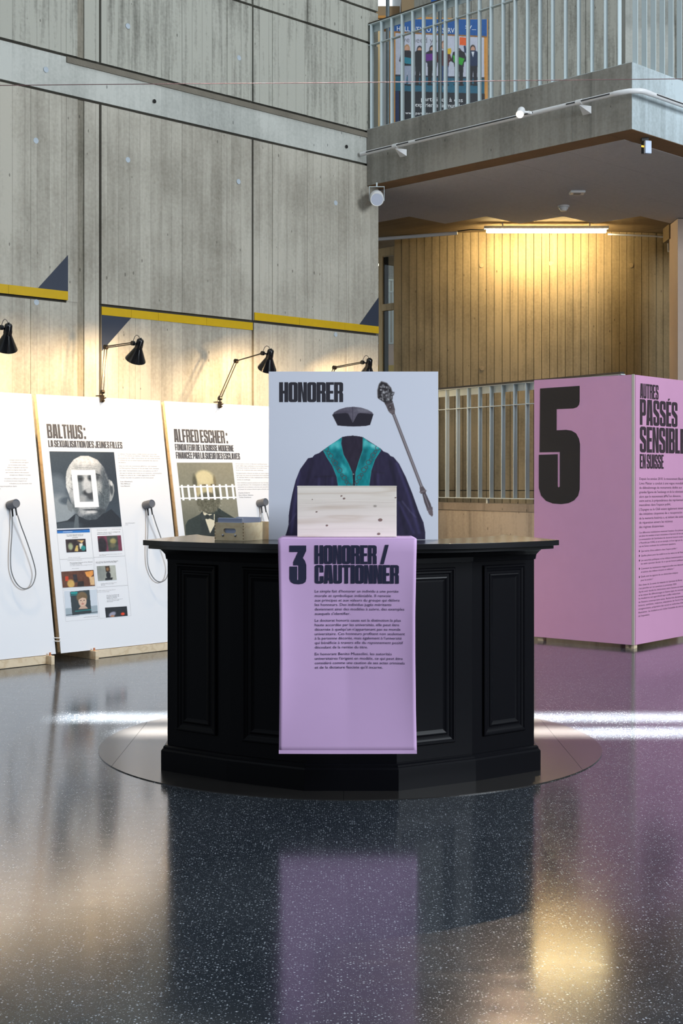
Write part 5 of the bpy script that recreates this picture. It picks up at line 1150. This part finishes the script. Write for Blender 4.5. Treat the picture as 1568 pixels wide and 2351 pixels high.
for px, py in ((1106, 608), (1263, 606), (1450, 608), (1107, 845)):
    aa = math.asin((P(px, py, 17.05).x-cx_)/RC); pp = V(cx_+(RC+.004)*math.sin(aa), cy_-(RC+.004)*math.cos(aa), P(px, py, 17.03).z); nn = V(math.sin(aa), -math.cos(aa), 0)
    MB().lathe(pp, nn, [(0, .030), (.0025, .029), (.003, .022), (.0032, .001)], 18).build('tie_hole', M['slab'], wback)
# right column and beam
p0, p1 = P(1556, 1000, 15.6), P(1640, 1000, 15.6)
MB().box(((p0.x+p1.x)/2, 15.8, 2.19), (p1.x-p0.x, .4, 4.38)).build('trim_1', M['column'], kind='structure')
p0 = P(1536, 560, 15.95); MB().box(((p0.x+4.8)/2, 16.1, 4.30), (4.8-p0.x, .3, .17)).build('trim_2', M['curved'], kind='structure')

# wall shells behind, so that the hall is closed at the back
mb = MB(); mb.box((3.0, 19.6, 2.25), (12, .2, 4.5)); 
# glazed screen between wall end and curved wall
GO = P(888, 1000, 17.55); gp = Plane(V(GO.x, GO.y, 0), -VD, (0, 0, 1))
wf = MB().pbox(gp, -.55, .17, 4.28, 4.385, -.05, 0).build('window_1', M['frame_wood'], kind='structure')
aL, _ = gp.hit(873, 1000)
for (a0, a1, b0, b1) in ((aL-.03, aL+.03, 0, 4.28), (-.55, -.5, 0, 4.28), (.12, .17, 0, 4.28)): MB().pbox(gp, a0, a1, b0, b1, -.05, 0).build('window_post', M['frame_wood'], wf)
MB().pbox(gp, aL+.031, .12, 3.58, 3.665, -.05, .002).build('window_transom', M['frame_wood'], wf); MB().pbox(gp, aL+.031, .12, 1.2, 1.28, -.05, .002).build('window_transom', M['frame_wood'], wf)
for b0, b1 in ((3.67, 4.275), (1.285, 3.575)): MB().pbox(gp, aL+.035, .12, b0, b1, -.028, -.022).build('window_pane', M['glass'], wf)
MB().pbox(gp, aL+.035, aL+.10, 1.3, 4.27, -.05, -.03).build('window_jamb', M['groove'], wf)
# the room behind the glass
MB().box((0.9, 21.5, 3.0), (6, .15, 6)).build('wall_rear', M['wall_dark'], kind='structure')
p = P(905, 840, 21.2); MB().box((p.x, 20.55, 1.56), (.9, .3, 3.12)).build('yellow_locker', M['yellow_wall'], cat='locker', label='yellow cabinet glimpsed low behind the narrow window')
p = P(892, 603, 20.6); t = thing('far_tube_light', 'ceiling light', 'short bright tube light seen through the narrow window', p)
MB().tube([P(870, 607, 20.7), P(912, 599, 20.3)], .028, 8).build('tube', mat('far_glow', L(255, 245, 215), .5, emit=(1, .9, .6, 1), estr=6), t)
MB().tube([P(870, 602, 20.72), P(912, 594, 20.32)], .03, 4).build('housing', M['white_plastic'], t)
MB().box((.9, 21.0, 1.74), (3, .2, 3.48)).build('wall_gallery', M['column'], kind='structure')
rl = thing('far_railing', 'railing', 'white railing bars seen through the narrow window', P(895, 760, 20.9))
for px in (884, 893, 904, 915):
    a, b = P(px, 645, 20.9), P(px, 788, 20.9); MB().box(((a.x), 20.9, (a.z+b.z)/2), (.045, .02, a.z-b.z)).build('bar', M['white_metal'], rl)
for y in (643, 670, 788): a = P(900, y, 20.88); MB().box((a.x, 20.88, a.z), (.5, .02, .02)).build('rail', M['white_metal'], rl)
wl = bpy.data.lights.new('back_room_light', 'POINT'); wl.energy = 60; wl.color = (.9, .95, 1); wl.shadow_soft_size = .3; wo = bpy.data.objects.new('back_room_light', wl); C.objects.link(wo); wo.location = (2.6, 19.4, 3.9)

# ================================================================== LOW WALL + RAILING
LO = V(1.852, 13.2, 0); LDr = V(-.565, .825, 0).normalized(); LN = V(-LDr.y, LDr.x, 0)
if LN.y > 0: LN = -LN
lw0 = LO-LDr*1.14; pl = Plane(lw0, LDr, (0, 0, 1)); s = 1 if pl.n.dot(LN) > 0 else -1
segs = [0, .6, 2.1, 3.55, 4.6]
w0 = MB().pbox(pl, 0, 4.6, 0, 1.10, *sorted((-.18*s, -.01*s))).build('wall_low', M['low'], kind='structure')
for i in range(len(segs)-1): MB().pbox(pl, segs[i]+.0015, segs[i+1]-.0015, 0, 1.10, *sorted((-.012*s, 0))).build('concrete_panel', M['low'], w0)
MB().pbox(pl, 0, 4.6, 1.10, 1.174, *sorted((-.20*s, .008*s))).build('coping', concrete('coping_concrete', L(150, 140, 128), L(104, 96, 86)), w0)
st = LO-LDr*1.14
t, rp = railing('stair_railing', 'white flat-bar railing on the low wall behind the counter and kiosk', st, LDr, LN, 4.4, 1.135, .1766, 1.222, .027, handrail=True)
for a in (.35, 1.86, 3.4): MB().pbox(rp, a-.012, a+.012, -.05, 0, *sorted((-.02, -.045) if rp.n.dot(LN) > 0 else (.02, .045))).build('stub_post', M['white_metal'], t)

# ================================================================== UPPER FLOOR BACKDROP
wu = MB().box((4.0, 18.2, 6.9), (7.4, .3, 3.9)).build('wall_rear_upper', M['groove'], kind='structure')
for i in range(27):
    x0 = .95+i*.25
    MB().box((x0+.125, 18.02, 6.9), (.244, .07+random.uniform(-.01, .01), 3.9)).build('board_strip', M['wall_dark'], wu)
MB().box((-.2, 17.9, 6.9), (2.2, .2, 3.9)).build('wall_side_upper', mat('pale_plaster', L(176, 180, 180), .8, var=.04), kind='structure')
# concrete wing standing just behind the balcony corner
px0, px1 = P(1438, 100, 13.6), P(1552, 100, 13.6)
MB().box(((px0.x+px1.x)/2, 13.8, 6.9), (px1.x-px0.x, .3, 3.9)).build('wall_wing', M['wall_beam'], kind='structure')
# grey poles
for px, d, lb in ((890, 14.7, 'galvanised pole left of the event poster on the balcony'), (1010, 14.3, 'galvanised pole standing before the middle of the event poster')):
    p = P(px, 100, d); MB().lathe((p.x, p.y, ZS1+.002), (0, 0, 1), [(0, .001), (0, .02), (3.2, .02), (3.2, .001)], 14).build('steel_pole', M['galv'], smooth=True, cat='pole', label=lb)
p = P(871, 100, 14.75); MB().box((p.x, p.y, 5.66), (.045, .05, 1.39)).build('wooden_post', M['frame_wood'], cat='post', label='pale wooden post at the wall end of the balcony')
# boxes on a shelf behind
bx = P(885, 20, 16.8); MB().box((bx.x, bx.y, bx.z-.10), (.34, .3, .16)).build('storage_box', M['card_box'], cat='box', label='wide brown box high up behind the balcony railing')
bx2 = P(916, 22, 16.6); MB().box((bx2.x+.10, bx2.y-.01, bx2.z-.03), (.15, .3, .26)).build('storage_box', M['card_box'], cat='box', label='taller brown box beside the wide brown box')
MB().box(((bx.x+bx2.x)/2, 16.75, bx.z-.20), (.75, .5, .03)).build('wall_shelf', M['orange'], cat='shelf', label='orange wood shelf carrying the brown boxes behind the railing')
wp = P(876, 12, 17.75); MB().box((wp.x, 17.77, wp.z+.25), (.28, .04, .9)).build('window_2', mat('bright_pane', L(235, 240, 245), .5, emit=(.85, .93, 1, 1), estr=1.2), kind='structure')
bs3 = P(1003, -2, 16.4); MB().box((bs3.x, 16.4, bs3.z+.1), (.14, .03, .3)).build('blue_sign', mat('blue_sheet', L(10, 84, 160), .5), cat='sign', label='blue sign corner above the event poster')

# event poster behind the railing (flat, in a wooden frame)
ZP = zoomer(850, 0, 5.2267); EP = Plane(P(850, 283, 15.0), V(1, .10, 0).normalized(), (0, 0, 1))
ep = thing('event_poster', 'poster', 'tall framed recruiting poster with blue header and six people on balcony', EP.to(.7, 0))
def E(x, y): return EP.hit(*ZP(x, y))
cnv = Canvas(220, 230, 1400, 1700, 220, 270, (188, 192, 206))
cnv.poly([(220, 230), (1400, 230), (1400, 445), (220, 380)], (8, 82, 150)); cnv.poly([(220, 370), (1400, 435), (1400, 452), (220, 392)], (150, 100, 40))
cnv.poly([(300, 380), (300, 1700), (220, 1700), (220, 370)], (196, 132, 50)); cnv.poly([(1365, 450), (1400, 450), (1400, 1700), (1370, 1700)], (206, 140, 50))
cnv.poly([(300, 900), (1370, 935), (1370, 1130), (300, 1090)], (20, 92, 116)); cnv.poly([(300, 895), (1370, 928), (1370, 950), (300, 915)], (34, 44, 60)); cnv.poly([(300, 1090), (1372, 1125), (1372, 1700), (300, 1700)], (8, 16, 26)); cnv.poly([(300, 1090), (345, 1095), (345, 1700), (300, 1700)], (12, 40, 84))
sk_ = (196, 150, 126)
def person(x, head_y, top, legs, hair, sign=None, sx=1.0, sy0=610):
    cnv.ell(x, head_y+40, 34*sx, 52, hair, .2); cnv.ell(x, head_y+46, 25*sx, 40, sk_, .3)
    cnv.poly([(x-66*sx, sy0+20), (x-30*sx, sy0-5), (x+30*sx, sy0-5), (x+68*sx, sy0+20), (x+60*sx, sy0+190), (x-56*sx, sy0+190)], top); cnv.stroke([(x-60*sx, sy0+25), (x-80*sx, sy0+120), (x-30*sx, sy0+150)], 24, top); cnv.stroke([(x+60*sx, sy0+25), (x+84*sx, sy0+110), (x+30*sx, sy0+150)], 24, top)
    cnv.poly([(x-52*sx, sy0+180), (x+56*sx, sy0+180), (x+48*sx, 1010), (x+12*sx, 1010), (x+4, sy0+240), (x-12*sx, 1010), (x-48*sx, 1010)], legs); cnv.ell(x-30, 1015, 34, 12, (20, 22, 28), .3); cnv.ell(x+30, 1020, 34, 12, (20, 22, 28), .3)
    if sign: cnv.poly(sign[0], sign[1])
person(440, 545, (24, 22, 28), (150, 160, 180), (176, 130, 80), ([(385, 680), (500, 700), (500, 770), (430, 765), (380, 740)], (14, 122, 140)))
person(590, 560, (22, 28, 30), (24, 30, 32), (30, 34, 44)); person(740, 555, (26, 30, 44), (18, 20, 24), (30, 24, 24), ([(660, 650), (770, 640), (770, 720), (668, 735)], (96, 28, 128)))
person(880, 500, (70, 26, 30), (30, 60, 104), (120, 84, 60), ([(905, 590), (965, 578), (972, 620), (960, 650), (910, 648)], (214, 176, 20))); person(1060, 590, (20, 20, 24), (16, 18, 22), (20, 18, 20), ([(985, 660), (1130, 705), (1100, 785), (1000, 745)], (40, 156, 36)))
person(1230, 550, (16, 40, 74), (20, 24, 30), (50, 36, 28), ([(1070, 445), (1165, 455), (1160, 548), (1068, 540)], (226, 92, 24))); cnv.stroke([(1170, 640), (1140, 620), (1132, 560)], 26, (16, 40, 74)); cnv.poly([(1212, 620), (1248, 620), (1232, 690)], (220, 224, 232))
cnv.ell(900, 1060, 26, 34, (200, 206, 214), .3); cnv.noise(5, 3, 3)
cnv.build('poster_print', EP, [E(220, 230), E(1400, 290), E(220, 1640), E(1400, 1640)] if False else [E(220, 230), E(1400, 230), E(220, 1700), E(1400, 1700)], ep, off=.001)
e0, e1 = E(220, 1700), E(1400, 230); MB().pbox(EP, e0[0]-.01, e1[0]+.01, e0[1]-.2, e1[1], -.03, 0).build('board', M['orange'], ep)
pz = EP.to(0, 0).z; MB().pbox(EP, e0[0]+.03, e1[0]-.03, ZS1+.004-pz, e0[1]-.2, -.03, 0).build('base', M['orange'], ep)
mb = MB()
def et(s, xa, xb, y, h): a0, b0 = E(xa, y); a1, _ = E(xb, y); line(mb, EP, s, a0, b0, h, a1-a0, off=.002)
et("HALL D'EXPO - RÉSERVÉ", 320, 1040, 372, .055); et('sv_', 1140, 1270, 345, .06); et('participez à des', 610, 1110, 1212, .05); et('expériences immunologiques', 540, 1260, 1280, .05); et('www.participez-ici.ch', 420, 860, 1370, .032)
mb.build('poster_lettering', M['white_ink'], ep, kind='stuff')
mb = MB(); et('we need you !', 360, 900, 505, .065); mb.build('poster_slogan', M['ink_thin'], ep)

# ================================================================== WIRE ACROSS THE HALL
wps = [P(-260, 200, 8.6), P(0, 196, 8.8), P(400, 192.5, 9.0), P(784, 190, 9.2), P(1200, 185, 9.3), P(1568, 181, 9.4), P(1900, 176, 9.5)]
MB().tube(wps, .0026, 6).build('tension_wire', M['wire'], cat='wire', label='thin rosy wire stretched across the hall high above the panels')
